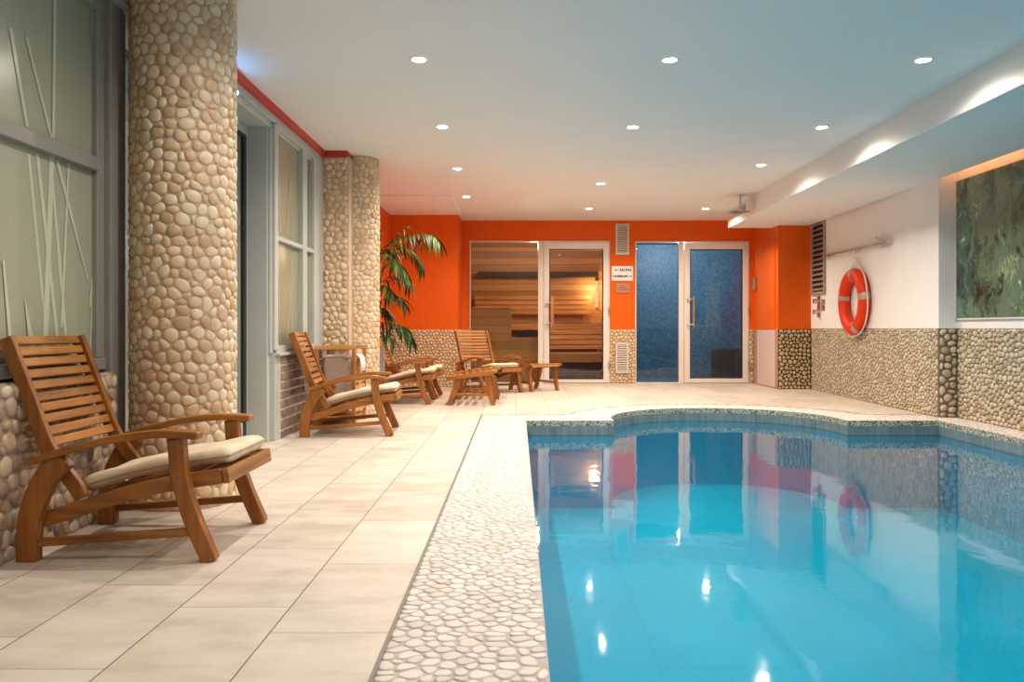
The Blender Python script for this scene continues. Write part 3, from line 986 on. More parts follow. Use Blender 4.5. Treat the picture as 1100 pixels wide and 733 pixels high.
rail_panel('slatted_screen', 'slatted cedar skirt between the two sauna benches', .32, SX1-.08, 12.535, .401, .44, .74, 4)
mb = MB()
for i in range(3): mb.box(-.045, .045, -.26, .26, .02+i*.1, .095+i*.1)
mb.box(-.012, .012, -.2, -.16, 0, .32); mb.box(-.012, .012, .16, .2, 0, .32)
g = tag(mb.build('wall_rail', M['cedar_dark'], bevel=.003), 'dark slatted guard on the right side wall inside the sauna', 'guard')
g.location = (SX1-.05, 12.62, .98)

# ------------------------------------------------------------------ steam room
HX0, HX1, HY0, HY1 = 1.60, 3.45, YB+.12, 12.75
shell('steam_room', HX0, HX1, HY0, HY1, 2.05, M['mosaic'], M['mosaic'], M['mosaic'])
mb = MB(); mb.prism([(-.30, -.45), (.36, -.45), (.36, .45), (-.05, .45)], 0, .455)
b = tag(mb.build('steam_bench', M['bench_dark'], bevel=.01), 'dark blue mosaic bench in the right corner of the steam room', 'bench')
b.location = (3.08, 12.29, .003)

# flush door on the side of the orange block
d4 = bpy.data.objects.new('door_4', None); COL.objects.link(d4); struct(d4)
mb = MB(); mb.box(3.252, 3.268, 10.45, 11.22, DT, 1.90)
struct(mb.build('upper_panel', M['orange'], d4, bevel=.002))
mb = MB(); mb.box(3.252, 3.268, 10.45, 11.22, .012, DT-.004)
struct(mb.build('lower_panel', M['pale'], d4, bevel=.002))
mb = MB(); mb.box(3.225, 3.262, 11.25, 11.33, 1.29, 1.45)
struct(mb.build('door_latch', M['chrome'], d4, bevel=.004))

# ------------------------------------------------------------------ vents
def vent(label, xc, z0, z1, w, y, parentname='vent_grille'):
    t = thing(parentname, label, 'vent', (xc, y, z0))
    h = z1-z0
    mb = MB(); mb.box(-w/2, w/2, -.008, -.001, 0, h)
    mb.build('backing', M['vent_dark'], t)
    mb = MB(); f = .024
    mb.box(-w/2, -w/2+f, -.022, -.008, 0, h); mb.box(w/2-f, w/2, -.022, -.008, 0, h)
    mb.box(-w/2+f, w/2-f, -.022, -.008, 0, f); mb.box(-w/2+f, w/2-f, -.022, -.008, h-f, h)
    mb.build('frame', M['vent'], t, bevel=.003)
    mb = MB(); nsl = 12; p = (h-2*f)/nsl
    for i in range(nsl): mb.cbox((0, -.014, f+(i+.5)*p), (w-2*f, .022, p*.42), (R(35), 0, 0))
    mb.build('slats', M['vent'], t)
    return t
vent('white slatted vent grille on the orange wall above the sign', 1.447, 1.777, 2.207, .186, YB)
vent('white slatted vent grille set low in the pebbles below the sign', 1.443, .142, .567, .18, YB-.008)
# dark louvre on the right wall
t = thing('louvre_vent', 'tall grey metal louvre on the white wall by the orange block', 'vent', (wall_right_x(10.04), 10.04, 1.17))
mb = MB(); mb.box(-.006, -.001, -.23, .23, 0, .91); mb.build('backing', M['black'], t)
mb = MB(); f = .035
mb.box(-.03, -.006, -.24, -.24+f, 0, .92); mb.box(-.03, -.006, .24-f, .24, 0, .92); mb.box(-.03, -.006, -.24+f, .24-f, 0, f); mb.box(-.03, -.006, -.24+f, .24-f, .92-f, .92)
mb.build('frame', M['louver'], t, bevel=.003)
mb = MB()
for i in range(14): mb.cbox((-.018, 0, .065+i*.061), (.036, .41, .008), (0, R(-42), 0))
mb.build('slats', M['louver'], t)
t.rotation_euler = (0, 0, -math.atan2(.095, 3.31))

# ------------------------------------------------------------------ signs
def lettering(parent, body, size, loc, mat, name='lettering'):
    cu = bpy.data.curves.new(name, 'FONT'); cu.body = body; cu.size = size; cu.align_x = 'CENTER'; cu.align_y = 'CENTER'; cu.extrude = .0006; cu.offset = .0016
    o = bpy.data.objects.new(name, cu); COL.objects.link(o)
    dg = bpy.context.evaluated_depsgraph_get()
    me = bpy.data.meshes.new_from_object(o.evaluated_get(dg))
    bpy.data.objects.remove(o)
    o = bpy.data.objects.new(name, me); COL.objects.link(o); me.materials.clear(); me.materials.append(mat)
    o.parent = parent; o.location = loc; o.rotation_euler = (PI/2, 0, 0)
    return o
def arrow(mb, x, z, L, sgn, y=-.0098):
    s = sgn
    pts = [(x-s*L/2, z-.005), (x+s*L*.1, z-.005), (x+s*L*.1, z-.014), (x+s*L/2, z), (x+s*L*.1, z+.014), (x+s*L*.1, z+.005), (x-s*L/2, z+.005)]
    if s < 0: pts = pts[::-1]
    mb.add([(p[0], y, p[1]) for p in pts], [tuple(range(7))])
t = thing('wall_sign', 'white plastic sign reading SAUNA and HAMMAM on the orange wall', 'sign', (1.448, YB, 1.42))
mb = MB(); mb.box(-.148, .148, -.009, 0, 0, .202); mb.build('plate', M['sign_white'], t, bevel=.003)
lettering(t, 'SAUNA', .052, (.045, -.0095, .148), M['sign_blue'])
lettering(t, 'HAMMAM', .047, (-.032, -.0095, .060), M['sign_blue'])
for ax, az, sg in ((-.085, .148, -1), (.112, .060, 1)):
    mb = MB(); arrow(mb, ax, az, .05, sg); mb.build('arrow', M['sign_blue'], t)
for x in (-.125, .125):
    for z in (.022, .182):
        mb = MB(); mb.lathe([(.005, 0), (.004, .003)], n=10); o = mb.build('screw', M['steel_trim'], t); o.location = (x, -.009, z); o.rotation_euler = (PI/2, 0, 0)
t = thing('wall_sign', 'small copper plaque on the orange wall below the white sign', 'sign', (1.452, YB, 1.25))
mb = MB(); mb.box(-.094, .094, -.016, 0, 0, .134); mb.build('plate', M['sign_copper'], t, bevel=.004)
mb = MB()
for z, w in ((.098, .03), (.074, .13), (.048, .14)): mb.box(-w/2, w/2, -.0175, -.016, z-.004, z+.004)
mb.build('engraving', M['sign_ink'], t)

# ------------------------------------------------------------------ shower
t = thing('rain_shower', 'round rain shower head hanging from the ceiling beside the beam', 'shower head', (2.487, 9.23, CEIL))
mb = MB(); mb.lathe([(.03, -.012), (.03, 0)], n=20); mb.build('flange', M['chrome'], t, smooth=True)
mb = MB(); mb.tube([(0, 0, -.01), (0, 0, -.165)], .013, 14); mb.build('arm', M['chrome'], t, smooth=True)
mb = MB(); mb.lathe([(.09, -.198), (.115, -.194), (.115, -.186), (.03, -.172), (.018, -.16)], n=36); mb.build('head', M['chrome'], t, smooth=True)
t = thing('shower_mixer', 'chrome shower tap with two knobs below the grey louvre', 'tap', (wall_right_x(10.02), 10.02, .90))
mb = MB(); mb.box(-.02, 0, -.05, .05, 0, .25); mb.build('plate', M['chrome'], t, bevel=.004)
for z in (.06, .19):
    mb = MB(); mb.tube([(-.02, 0, z), (-.05, 0, z)], .02, 16); mb.tube([(-.05, 0, z), (-.082, 0, z)], .028, 16)
    mb.build('knob', M['chrome'], t, smooth=True)
mb = MB(); mb.box(-.012, 0, -.19, -.075, .07, .21); mb.tube([(-.012, -.13, .14), (-.05, -.13, .14)], .012, 12)
mb.build('spout_plate', M['chrome'], t, bevel=.003)
# wall rail
def rp(y, off, z): return (wall_right_x(y)-off, y, z)
t = thing('wall_rail', 'thin metal rail fixed to the white wall above the life ring', 'rail', rp(8.85, 0, 1.605))
base = Vector(t.location)
L = lambda p: tuple(Vector(p)-base)
mb = MB(); mb.tube([L(rp(9.78, .05, 1.612)), L(rp(7.95, .05, 1.598))], .013, 14); mb.build('bar', M['chrome'], t, smooth=True)
for y in (9.55, 8.75, 8.1):
    mb = MB(); mb.tube([L(rp(y, .0, 1.603)), L(rp(y, .05, 1.603))], .011, 10); mb.tube([L(rp(y, .05, 1.585)), L(rp(y-.03, .055, 1.565))], .008, 8)
    mb.build('bracket', M['chrome'], t, smooth=True)
mb = MB(); mb.tube([L(rp(8.22, .05, 1.602)), L(rp(7.93, .05, 1.598))], .019, 14); mb.tube([L(rp(8.08, .05, 1.62)), L(rp(8.2, .06, 1.67))], .011, 8)
mb.build('end_clamp', M['chrome'], t, smooth=True)

# ------------------------------------------------------------------ life ring
RY = 887*3.60/364.7*1.0
ry = 8.78; rx = wall_right_x(ry)-.062; rz = 1.045
t = thing('life_ring', 'orange life ring with silver bands on the white wall', 'life ring', (rx, ry, rz))
RM, rm = .283, .072
def ring_pt(a, b, k=1.0):
    """a around the ring, b around the section; axis along x"""
    q = RM+rm*k*math.cos(b)
    return (rm*.82*k*math.sin(b), q*math.cos(a), q*math.sin(a))
def ring_mesh(a0, a1, na, nb, k, closed):
    mb = MB(); v = []
    m = na if closed else na+1
    for i in range(m):
        a = a0+(a1-a0)*i/na
        for j in range(nb): v.append(ring_pt(a, 2*PI*j/nb, k))
    f = []
    for i in range(na):
        for j in range(nb):
            i2 = (i+1) % m
            f.append((i*nb+j, i2*nb+j, i2*nb+(j+1) % nb, i*nb+(j+1) % nb))
    mb.add(v, f); return mb
ring_mesh(0, 2*PI, 72, 20, 1.0, True).build('ring', M['buoy'], t, smooth='all')
for a in (10, 95, 172, 248):
    ring_mesh(R(a-6), R(a+6), 5, 20, 1.03, False).build('reflective_band', M['band'], t, smooth='all')
mb = MB()
pts = []
for i in range(41):
    a = R(95-i*(95+112)/40)
    sag = .012+.022*abs(math.sin((a-R(10))*2.0))
    q = RM+rm+sag
    pts.append((.0, -q*math.cos(PI-a) if False else -q*math.cos(a), q*math.sin(a)))
mb.tube(pts, .007, 8)
mb.tube([(-.02, -.03, .36), (.03, .0, .43), (.058, .03, .46)], .005, 8)
mb.tube([(-.02, .03, .36), (.03, .02, .43), (.058, .03, .46)], .005, 8)
mb.build('rope', M['rope'], t, smooth=True)
mb = MB(); mb.tube([(.062, .03, .465), (.03, .03, .465), (.02, .03, .475)], .007, 8); mb.build('hook', M['chrome'], t, smooth=True)
t.rotation_euler = (0, 0, -math.atan2(.095, 3.31))

# ------------------------------------------------------------------ glass art panel in the niche and its cove light
t = thing('art_panel', 'green abstract glass panel lit warm from above on right wall', 'picture', (3.745, 5.5, .845))
mb = MB(); mb.box(-.018, -.004, -1.7, 1.515, 0, 1.165); mb.build('panel', M['art'], t, bevel=.003)
mb = MB(); mb.box(-.022, -.001, 1.515, 1.525, -.012, 1.165); mb.box(-.022, -.001, -1.7, 1.525, -.012, 0); mb.build('edge', M['frame_white'], t)
mb = MB(); mb.box(3.605, 3.625, 3.6, 7.0, 2.165, 2.185)
tag(mb.build('cove_light', M['led_warm']), 'warm light strip in the slot above the green glass panel', 'light strip')

# ------------------------------------------------------------------ lounge chairs
def make_chair(name, label):
    t = thing(name, label, 'chair')
    t['group'] = 'teak lounge chairs around the pool deck'
    post = spline([(-.392, .729), (-.318, .537), (-.248, .358), (-.170, .249), (-.139, .200)], 6)
    for s in (-1, 1):
        ys = s*.222
        mb = MB(); mb.ribbon(post, .046, ys-.013, ys+.013)
        mb.build('back_post', M['teak_z'], t, bevel=.003, smooth=True)
    # slats of the back, following the posts
    dense = spline([(-.392, .729), (-.318, .537), (-.248, .358)], 40)
    acc = [0]
    for a, b in zip(dense[:-1], dense[1:]): acc.append(acc[-1]+math.hypot(b[0]-a[0], b[1]-a[1]))
    mb = MB()
    for k in range(10):
        d = .012+k*(acc[-1]-.02)/9.35
        i = min(range(len(acc)), key=lambda q: abs(acc[q]-d))
        a = dense[max(i-2, 0)]; b = dense[min(i+2, len(dense)-1)]
        ang = math.atan2(b[1]-a[1], b[0]-a[0])
        mb.cbox((dense[i][0], 0, dense[i][1]), (.030, .418, .016), (0, -ang, 0))
    mb.build('back_slats', M['teak_y'], t, bevel=.003)
    for s in (-1, 1):
        y0, y1 = s*.262-.0215, s*.262+.0215
        mb = MB(); mb.ribbon(spline([(-.178, .338), (-.235, .270), (-.277, .175), (-.292, .08), (-.293, 0)], 6), [.075+(.066-.075)*i/24 for i in range(25)], y0, y1)
        mb.build('leg', M['teak_z'], t, bevel=.004, smooth=True)
        mb = MB(); mb.ribbon(spline([(.190, .402), (.196, .335), (.204, .27), (.240, .145), (.303, .0)], 6), [.055, *[.052]*23, .046], y0, y1)
        mb.build('leg', M['teak_z'], t, bevel=.004, smooth=True)
        mb = MB(); mb.ribbon(spline([(-.285, .326), (-.20, .352), (-.03, .395), (.13, .416), (.266, .411)], 6), .024, s*.262-.032, s*.262+.032)
        mb.build('armrest', M['teak_x'], t, bevel=.005, smooth=True)
        yr = s*.222
        mb = MB(); mb.ribbon(spline([(-.262, .128), (-.12, .172), (.036, .220), (.186, .252), (.325, .272)], 6), .050, yr-.0125-(s*.006), yr+.0125-(s*.006)) if False else mb.ribbon(spline([(-.262, .128), (-.12, .172), (.036, .220), (.186, .252), (.325, .272)], 6), .050, s*.228-.012, s*.228+.012)
        mb.build('side_rail', M['teak_x'], t, bevel=.003, smooth=True)
        mb = MB(); mb.ribbon([(-.27, .060), (.265, .098)], .026, s*.262-.012, s*.262+.012)
        mb.build('stretcher', M['teak_x'], t, bevel=.003)
    mb = MB(); mb.cbox((.338, 0, .272), (.022, .466, .050), (0, R(-8), 0))
    mb.build('front_rail', M['teak_y'], t, bevel=.003)
    mb = MB(); mb.cbox((-.145, 0, .166), (.02, .43, .04))
    mb.build('rear_rail', M['teak_y'], t, bevel=.003)
    mb = MB(); line = spline([(-.12, .197), (.036, .245), (.186, .277), (.31, .295)], 12)
    for k in range(8):
        i = int(k*(len(line)-1)/7); p = line[i]; q = line[min(i+1, len(line)-1)] if i < len(line)-1 else line[i]; q0 = line[max(i-1, 0)]
        mb.cbox((p[0], 0, p[1]-.014), (.042, .430, .014), (0, -math.atan2(q[1]-q0[1], q[0]-q0[0]), 0))
    mb.build('seat_slats', M['teak_y'], t, bevel=.002)
    return t
def make_cushion(label):
    t = thing('seat_cushion', label, 'cushion')
    t['group'] = 'cream seat cushions on the lounge chairs'
    line = spline([(-.158, .206), (.02, .2545), (.18, .287), (.345, .3105)], 8)
    n = len(line); NY = 16; hw = .201; th = .050
    mb = MB(); v = []
    def prof(i, j):
        u = i/(n-1); w = j/NY
        return min(1, (1-abs(2*u-1))*9)**.5*.5+.5, min(1, (1-abs(2*w-1))*8)**.5
    for lay in (0, 1):
        for i, (x, z) in enumerate(line):
            for j in range(NY+1):
                u = min(1, (1-abs(2*i/(n-1)-1))*n/3.0); w = min(1, (1-abs(2*j/NY-1))*NY/4.0)
                e = (1-(1-u)**2)**.5*.999; g = (1-(1-w)**2)**.5
                m = e*g
                dim = .004*math.sin(5.1*PI*i/(n-1))*math.sin(3*PI*j/NY)
                h = th/2+(th/2*m+dim*m)*(1 if lay else -1)
                y = -hw+2*hw*j/NY
                v.append((x-.25*h, y*(1-.012*math.sin(PI*i/(n-1))), z+h*.97))
    f = []
    S = n*(NY+1)
    idx = lambda l, i, j: l*S+i*(NY+1)+j
    for i in range(n-1):
        for j in range(NY):
            f.append((idx(1, i, j), idx(1, i+1, j), idx(1, i+1, j+1), idx(1, i, j+1)))
            f.append((idx(0, i, j), idx(0, i, j+1), idx(0, i+1, j+1), idx(0, i+1, j)))
    mb.add(v, f)
    o = mb.build('pad', M['cushion'], t, smooth='all')
    w = o.modifiers.new('weld', 'WELD'); w.merge_threshold = .0008
    # piping along the rim
    rim = [v[idx(1, i, 0)] for i in range(n)]+[v[idx(1, n-1, j)] for j in range(1, NY+1)]+[v[idx(1, i, NY)] for i in range(n-2, -1, -1)]+[v[idx(1, 0, j)] for j in range(NY-1, 0, -1)]
    mb = MB(); mb.tube(rim, .0036, 6, closed=True)
    mb.build('piping', M['piping'], t, smooth=True)
    return t
CH = [(-1.303, 2.96, 0), (-1.215, 6.06, 4), (-1.19, 8.52, 0), (-1.178, 9.17, 0), (-.345, 9.885, -54)]
CL = ['teak lounge chair with cream cushion nearest, against the pebble wall and column',
      'teak lounge chair with cream cushion in front of the laundry cart',
      'teak lounge chair just past the far pebble column, nearer of that pair',
      'teak lounge chair farther of the pair by the orange wall with plant',
      'teak lounge chair standing angled in front of the sauna glass']
QL = ['cream cushion on the nearest lounge chair by the frosted window',
      'cream cushion on the lounge chair by the laundry cart',
      'cream cushion on the first lounge chair past the far column',
      'cream cushion on the lounge chair nearest the cream pebble back wall',
      'cream cushion on the angled lounge chair by the sauna']
ch0 = make_chair('lounge_chair', CL[0]); cu0 = make_cushion(QL[0])
for i, (x, y, a) in enumerate(CH):
    for src, lab in ((ch0, CL[i]), (cu0, QL[i])):
        if i == 0: src.location = (x, y, 0); src.rotation_euler = (0, 0, R(a))
        else: dup(src, (x, y, 0), R(a), lab)

# ------------------------------------------------------------------ footstools
def make_stool(label):
    t = thing('footstool', label, 'footstool')
    t['group'] = 'teak footstools of the lounge chairs'
    line = spline([(-.24, .268), (-.1, .292), (.08, .316), (.215, .326), (.235, .312)], 14)
    for s in (-1, 1):
        mb = MB(); mb.ribbon(spline([(-.245, .262), (-.1, .284), (.08, .308), (.222, .317), (.240, .310)], 6), .042, s*.226-.011, s*.226+.011)
        mb.build('side_rail', M['teak_x'], t, bevel=.003, smooth=True)
        mb = MB(); mb.ribbon(spline([(-.125, .285), (-.165, .15), (-.225, 0)], 6), [.072-.028*i/12 for i in range(13)], s*.198-.016, s*.198+.016)
        mb.build('leg', M['teak_z'], t, bevel=.003, smooth=True)
        mb = MB(); mb.ribbon(spline([(.155, .305), (.178, .15), (.215, 0)], 6), [.066-.024*i/12 for i in range(13)], s*.198-.016, s*.198+.016)
        mb.build('leg', M['teak_z'], t, bevel=.003, smooth=True)
        mb = MB(); mb.ribbon([(-.175, .105), (.188, .105)], .026, s*.198-.010, s*.198+.010)
        mb.build('stretcher', M['teak_x'], t, bevel=.003)
    mb = MB(); N = 11
    for k in range(N):
        i = int(k*(len(line)-3)/(N-1))+1; p = line[i]; a = line[max(i-1, 0)]; b = line[min(i+1, len(line)-1)]
        mb.cbox((p[0], 0, p[1]), (.038, .43, .016), (0, -math.atan2(b[1]-a[1], b[0]-a[0]), 0))
    mb.build('top_slats', M['teak_y'], t, bevel=.003)
    return t
ST = [(-.455, 8.36, 0, 'teak footstool nearest of the three, standing alone before the sauna'),
      (-.43, 9.03, 0, 'teak footstool directly behind the nearest footstool'),
      (.20, 10.15, -54, 'teak footstool beside the angled chair at the sauna door')]
s0 = make_stool(ST[0][3])
for i, (x, y, a, lab) in enumerate(ST):
    if i == 0: s0.location = (x, y, 0)
    else: dup(s0, (x, y, 0), R(a), lab)

# ------------------------------------------------------------------ laundry cart and towel
CX, CY = -1.43, 6.71
t = thing('laundry_cart', 'wooden laundry cart with taupe canvas bag beside the far pebble column', 'laundry cart', (CX, CY, 0))
hx, hy = .145, .225
for sx in (-1, 1):
    for sy in (-1, 1):
        mb = MB(); mb.box(sx*hx-.013, sx*hx+.013, sy*hy-.016, sy*hy+.016, 0, .615); mb.build('post', M['pine_z'], t, bevel=.003)
for sy in (-1, 1):
    mb = MB(); mb.box(-hx-.02, hx+.013, sy*hy-.018, sy*hy+.018, .592, .622); mb.build('top_rail', M['pine_x'], t, bevel=.004)
for xa, za in ((-hx, .592), (hx, .50)):
    mb = MB(); mb.box(xa-.012, xa+.012, -hy+.016, hy-.016, za, za+.022); mb.build('end_rail', M['pine_x'], t, bevel=.003)
mb = MB()
for k in range(9): mb.box(hx-.006, hx+.006, -hy+.016, hy-.016, .10+k*.045, .122+k*.045)
mb.build('side_slats', M['pine_x'], t, bevel=.002)
mb = MB()
for k in range(6): mb.box(-hx+.013, hx-.013, -hy+.018+k*.072, -hy+.07+k*.072, .045, .062)
mb.box(-hx, hx, -hy-.012, -hy+.012, .04, .066); mb.box(-hx, hx, hy-.012, hy+.012, .04, .066)
mb.build('shelf', M['pine_x'], t, bevel=.002)
mb = MB()
N = 14; rows = []
for (z, kx, ky) in ((.535, .122, .200), (.48, .126, .203), (.36, .122, .198), (.20, .112, .186), (.13, .105, .176), (.11, .08, .15)):
    ring = []
    for k in range(48):
        a = 2*PI*k/48
        ex = abs(math.cos(a))**.35*math.copysign(1, math.cos(a)); ey = abs(math.sin(a))**.35*math.copysign(1, math.sin(a))
        wob = 1+.02*math.sin(7*a+z*20)
        ring.append((kx*ex*wob, ky*ey*wob, z))
    rows.append(ring)
v = [p for r_ in rows for p in r_]; f = []
for i in range(len(rows)-1):
    for k in range(48): f.append((i*48+k, (i+1)*48+k, (i+1)*48+(k+1) % 48, i*48+(k+1) % 48))
f.append(tuple((len(rows)-1)*48+k for k in range(47, -1, -1)))
mb.add(v, f); mb.build('bag', M['taupe'], t, smooth='all')
mb = MB(); mb.tube([(p[0], p[1], .535) for p in rows[0]], .007, 8, closed=True)
for sx in (-1, 1): mb.box(sx*.09-.012, sx*.09+.012, -hy-.008, -.19, .53, .598)
mb.build('bag_hem', M['taupe'], t, smooth=True)
# towel over the end rail
mb = MB()
sec = [(-.028, -.07), (-.032, 0), (-.022, .024), (0, .030), (.024, .026), (.040, .0), (.046, -.05), (.044, -.105)]
v = []; NY = 10
for j in range(NY+1):
    y = -.09+.18*j/NY
    for k, (x, z) in enumerate(sec):
        wv = .004*math.sin(j*1.3+k*.3)*(1 if z < 0 else .3)
        v.append((x+wv, y, z))
f = [(j*8+k, j*8+k+1, (j+1)*8+k+1, (j+1)*8+k) for j in range(NY) for k in range(7)]
mb.add(v, f)
o = mb.build('towel', M['towel'], smooth='all'); o.location = (CX+hx, CY-.085, .524)
o.modifiers.new('thick', 'SOLIDIFY').thickness = .006
tag(o, 'white towel draped over the end rail of the laundry cart', 'towel')

# ------------------------------------------------------------------ planter and plant
PX, PY = -1.445, 7.90
t = thing('planter', 'tall grey square planter behind the far pebble column', 'planter', (PX, PY, 0))
mb = MB(); w = .152
mb.prism([(-w, -w), (w, -w), (w, w), (-w, w)], 0, .50)
for a, b, c, d in ((-w, w, -w, -w+.02), (-w, w, w-.02, w), (-w, -w+.02, -w+.02, w-.02), (w-.02, w, -w+.02, w-.02)): mb.box(a, b, c, d, .50, .57)
mb.build('pot', M['pot'], t, bevel=.004)
mb = MB(); mb.prism([(-w+.02, -w+.02), (w-.02, -w+.02), (w-.02, w-.02), (-w+.02, w-.02)], .499, .545); mb.build('soil', M['soil'], t)
plant = thing('potted_palm', 'tall leafy green palm arching out from behind the far column', 'plant', (PX, PY, .547))
rng = random.Random(12)
def W(u, v, y): return Vector(((u-556)*y/887-PX, y-PY, CAMZ+(353-v)*y/887-.545))
canes = [[(0, 0, 0), (.02, .0, .45), (.08, -.02, .85), (.16, -.03, 1.12)], [(.05, .06, 0), (.06, .10, .3), (.10, .14, .62), (.15, .14, .85)], [(-.05, -.05, 0), (-.02, -.04, .35), (.05, -.07, .55), (.12, -.06, .70)], [(.03, -.08, 0), (.06, -.06, .2), (.10, -.05, .36)]]
for c in canes:
    mb = MB(); pp = spline(c, 8); mb.tube(pp, [.016-.008*i/(len(pp)-1) for i in range(len(pp))], 8)
    mb.build('cane', M['bark'], plant, smooth='all')
def leaflet(mb, p, d, L, w, droop):
    d = d.normalized()
    side = d.cross(Vector((0, 0, 1)))
    if side.length < .1: side = Vector((1, 0, 0))
    side.normalize()
    N = 6; v = []; pos = p.copy()
    cur = d.copy()
    for i in range(N+1):
        t = i/N
        ww = w*(math.sin(PI*min(1, .08+t*.92)**.75))*(1 if t < 1 else 0)+.0006
        upv = side.cross(cur).normalized()
        v += [pos-side*ww/2+upv*ww*.16, pos, pos+side*ww/2+upv*ww*.16]
        cur = (cur+Vector((0, 0, -droop/N))).normalized()
        pos = pos+cur*(L/N)
    f = []
    for i in range(N):
        a = 3*i
        f += [(a, a+3, a+4, a+1), (a+1, a+4, a+5, a+2)]
    mb.add(v, f)
def frond(path, nl, L, w):
    mb = MB(); pp = [Vector(q) for q in spline([tuple(q) for q in path], 8)]
    mb.tube(pp, [.005-.0035*i/(len(pp)-1) for i in range(len(pp))], 6)
    for k in range(nl):
        t = .16+.84*(k/(nl-1)); i = min(int(t*(len(pp)-1)), len(pp)-2)
        p = pp[i].lerp(pp[i+1], t*(len(pp)-1)-i) if t < 1 else pp[-1]
        tg = (pp[i+1]-pp[i]).normalized()
        sd = tg.cross(Vector((0, 0, 1)))
        if sd.length < .1: sd = Vector((0, 1, 0))
        sd.normalize()
        s = 1 if k % 2 else -1
        d = tg*rng.uniform(.45, .9)+sd*s*rng.uniform(.5, 1.0)+Vector((0, 0, rng.uniform(-.75, .15)))
        leaflet(mb, p, d, L*rng.uniform(.75, 1.15)*(1-.25*abs(t-.6)), w*rng.uniform(.8, 1.2), rng.uniform(.9, 2.0))
    mb.build('frond', M['leaf'], plant, smooth='all')
fr = [
    ([W(405, 272, 7.9), W(425, 258, 7.85), W(446, 252, 7.8), W(463, 253, 7.75), W(471, 260, 7.72)], 18, .25, .026),
    ([W(405, 275, 7.9), W(424, 268, 7.95), W(438, 268, 8.0), W(450, 279, 8.05), W(453, 288, 8.05)], 14, .21, .024),
    ([W(405, 280, 7.9), W(420, 260, 7.8), W(430, 250, 7.75), W(440, 243, 7.7)], 8, .13, .016),
    ([W(402, 300, 7.9), W(418, 284, 7.7), W(430, 286, 7.62), W(438, 296, 7.6)], 14, .22, .026),
    ([W(402, 310, 8.0), W(418, 298, 8.1), W(432, 298, 8.15), W(440, 306, 8.2)], 12, .20, .024),
    ([W(402, 330, 7.9), W(416, 320, 7.8), W(430, 320, 7.75), W(436, 328, 7.72)], 12, .19, .024),
    ([W(402, 365, 7.85), W(420, 350, 7.75), W(434, 352, 7.7), W(442, 362, 7.68)], 16, .23, .026),
    ([W(402, 350, 7.95), W(414, 346, 8.05), W(428, 350, 8.1), W(436, 358, 8.12)], 12, .20, .024),
    ([W(402, 372, 7.9), W(410, 362, 7.72), W(418, 362, 7.66), W(424, 368, 7.62)], 10, .19, .022),
    ([W(404, 285, 7.95), W(410, 272, 8.15), W(416, 268, 8.25), W(423, 272, 8.3)], 12, .20, .026),
    ([W(400, 290, 7.9), W(412, 276, 7.6), W(418, 274, 7.5), W(424, 280, 7.45)], 12, .19, .024),
    ([W(400, 340, 7.95), W(408, 332, 8.15), W(414, 332, 8.25), W(420, 340, 8.3)], 12, .20, .024),
    ([W(402, 322, 7.9), W(410, 308, 7.65), W(416, 308, 7.58), W(422, 316, 7.55)], 12, .20, .024),
]
for a in fr: frond(a[0], int(a[1]*1.7), a[2]*.95, a[3]*.95)

# ------------------------------------------------------------------ lamps
def downlight(x, y, label, watts, visible=True, col=(1.0, .86, .70)):
    t = thing('downlight', label, 'ceiling light', (x, y, CEIL), group='recessed ceiling downlights over the pool')
    mb = MB(); mb.lathe([(.038, -.001), (.040, -.007), (.050, -.007), (.055, -.001)], n=28, cap=False)
    mb.build('trim_ring', M['sign_white'], t, smooth=True)
    mb = MB(); mb.lathe([(.0005, -.003), (.038, -.002)], n=24, cap=False); mb.v = [(a, b, c) for a, b, c in mb.v]
    mb.f = [f[::-1] for f in mb.f]
    mb.build('lens', M['lens'], t)
    lamp(x, y, watts, col, t)
    return t
def lamp(x, y, watts, col, parent=None):
    L = bpy.data.lights.new('spot', 'SPOT'); L.energy = watts*LS; L.color = col; L.spot_size = R(160); L.spot_blend = .85; L.shadow_soft_size = .022
    o = bpy.data.objects.new('lamp', L); COL.objects.link(o)
    if parent is not None: o.parent = parent; o.location = (0, 0, -.03)
    else: o.location = (x, y, CEIL-.03)
WARM = (1.0, .85, .70); NEUT = (1.0, .87, .76)
DL = [(-.546, 4.57, 'left of the nearest row of three'), (.845, 4.58, 'middle of the nearest row of three'), (2.25, 4.58, 'right of the nearest row of three'),
      (-.557, 6.10, 'left of the second row of three'), (.853, 6.11, 'middle of the second row of three'), (2.255, 6.12, 'right of the second row of three'),
      (-.564, 7.70, 'third along the left line over the deck'), (2.22, 7.53, 'third along the right line, by the beam'), (.852, 8.49, 'third along the middle line'),
      (-.58, 9.33, 'last along the left line, by the lowered ceiling panel'), (.89, 10.27, 'before the sauna door top'), (2.34, 10.27, 'before the steam room door top')]
for x, y, lab in DL:
    downlight(x, y, 'round glowing recessed ceiling downlight, '+lab, 98, col=WARM if y > 7 else NEUT)
for y, wt in ((3.0, 62), (1.45, 34), (-.1, 22)):
    for x in (-.55, .85, 2.25): lamp(x, y, wt, NEUT)
# pool lamps below the water line, in the near end wall and along the side walls
def pool_lamp(loc, rot, watts, size=.5):
    L = bpy.data.lights.new('pool_lamp', 'AREA'); L.energy = watts*LS; L.color = (.42, .72, 1.0); L.shape = 'DISK'; L.size = size; L.spread = R(170)
    o = bpy.data.objects.new('pool_lamp', L); COL.objects.link(o); o.location = loc; o.rotation_euler = rot
pool_lamp((2.6, -1.15, -.60), (R(90), 0, 0), 9)
for y in (.6, 2.4, 4.2): pool_lamp((3.42, y, -.60), (R(95), 0, R(90)), 6)
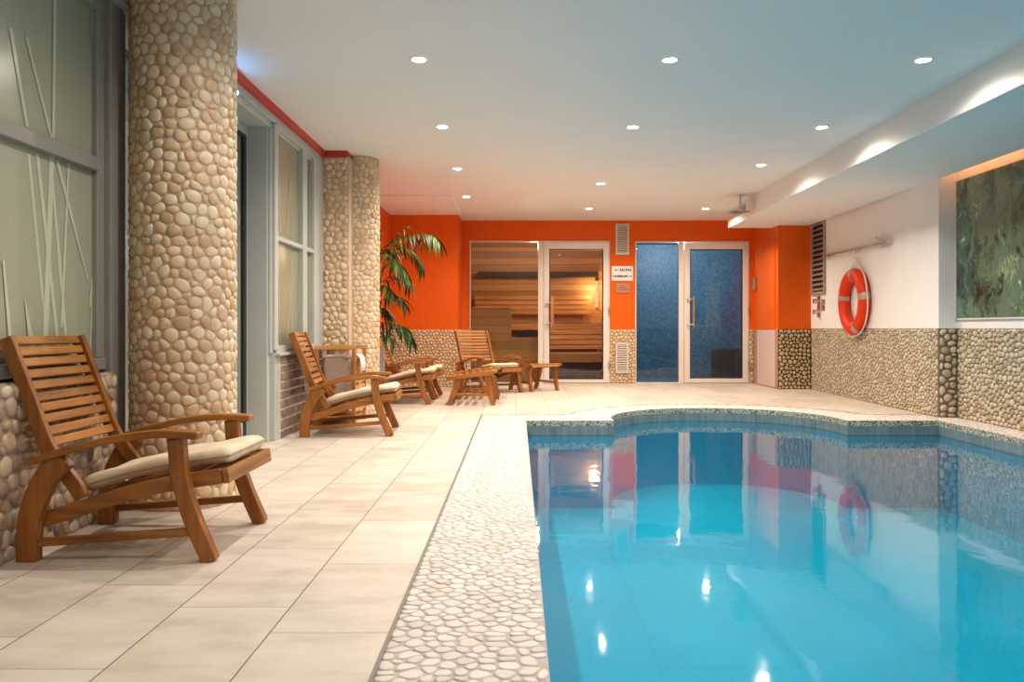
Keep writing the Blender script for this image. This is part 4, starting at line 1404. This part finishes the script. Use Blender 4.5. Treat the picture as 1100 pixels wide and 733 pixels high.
# sauna and steam room lamps
def bulb(name, label, loc, watts, col, mat):
    t = thing(name, label, 'lamp', loc)
    mb = MB(); mb.lathe([(.02, -.05), (.05, -.04), (.055, -.02), (.05, 0)], n=20); mb.build('shade', mat, t, smooth=True)
    L = bpy.data.lights.new('bulb', 'POINT'); L.energy = watts*LS; L.color = col; L.shadow_soft_size = .06
    o = bpy.data.objects.new('lamp', L); COL.objects.link(o); o.parent = t; o.location = (0, 0, -.13)
bulb('sauna_lamp', 'warm lamp on the sauna ceiling behind the lintel', (.25, 11.62, 2.06), 36, (1.0, .80, .54), M['lens_sauna'])
t = thing('wall_lamp', 'slim upright lamp glowing in the far right corner of the sauna', 'lamp', (1.27, 13.225, 1.10))
mb = MB(); mb.box(-.02, .02, -.02, .02, 0, .42); mb.build('shade', M['lens_sauna2'], t, bevel=.006)
mb = MB(); mb.box(-.026, .026, -.026, .026, .42, .45); mb.build('cap', M['cedar_dark'], t, bevel=.003)
L = bpy.data.lights.new('bulb', 'POINT'); L.energy = 13; L.color = (1.0, .76, .46); L.shadow_soft_size = .08
o = bpy.data.objects.new('lamp', L); COL.objects.link(o); o.parent = t; o.location = (-.06, -.22, .25)
bulb('steam_lamp', 'cool lamp on the steam room ceiling behind the lintel', (2.3, 11.62, 2.05), 62, (.92, .97, 1.0), M['lens_pool'])
# blue led tube over the recessed door
mb = MB(); mb.box(-1.650, -1.630, 4.45, 4.82, 2.125, 2.145)
tag(mb.build('led_tube', M['led_blue']), 'blue light tube on the header above the recessed door', 'light strip')

# ------------------------------------------------------------------ world, camera, colour
w = bpy.data.worlds.new('world'); scene.world = w; w.use_nodes = True
w.node_tree.nodes['Background'].inputs[0].default_value = (.5, .5, .5, 1); w.node_tree.nodes['Background'].inputs[1].default_value = .2
cd = bpy.data.cameras.new('camera'); cam = bpy.data.objects.new('camera', cd); COL.objects.link(cam)
cam.location = (0, 0, CAMZ); cam.rotation_euler = (PI/2, 0, 0)
cd.sensor_width = 36; cd.lens = 36*887/1100; cd.shift_x = -6/1100; cd.shift_y = -13.5/1100
cd.clip_start = .05
scene.camera = cam
vs = scene.view_settings
vs.view_transform = 'Standard'; vs.look = 'None'; vs.gamma = 1; vs.use_curve_mapping = False; vs.exposure = -0.12
cy = scene.cycles
cy.max_bounces = 10; cy.diffuse_bounces = 6; cy.glossy_bounces = 4; cy.transparent_max_bounces = 12; cy.caustics_reflective = False; cy.caustics_refractive = False
cy.use_denoising = True; cy.sample_clamp_indirect = 6
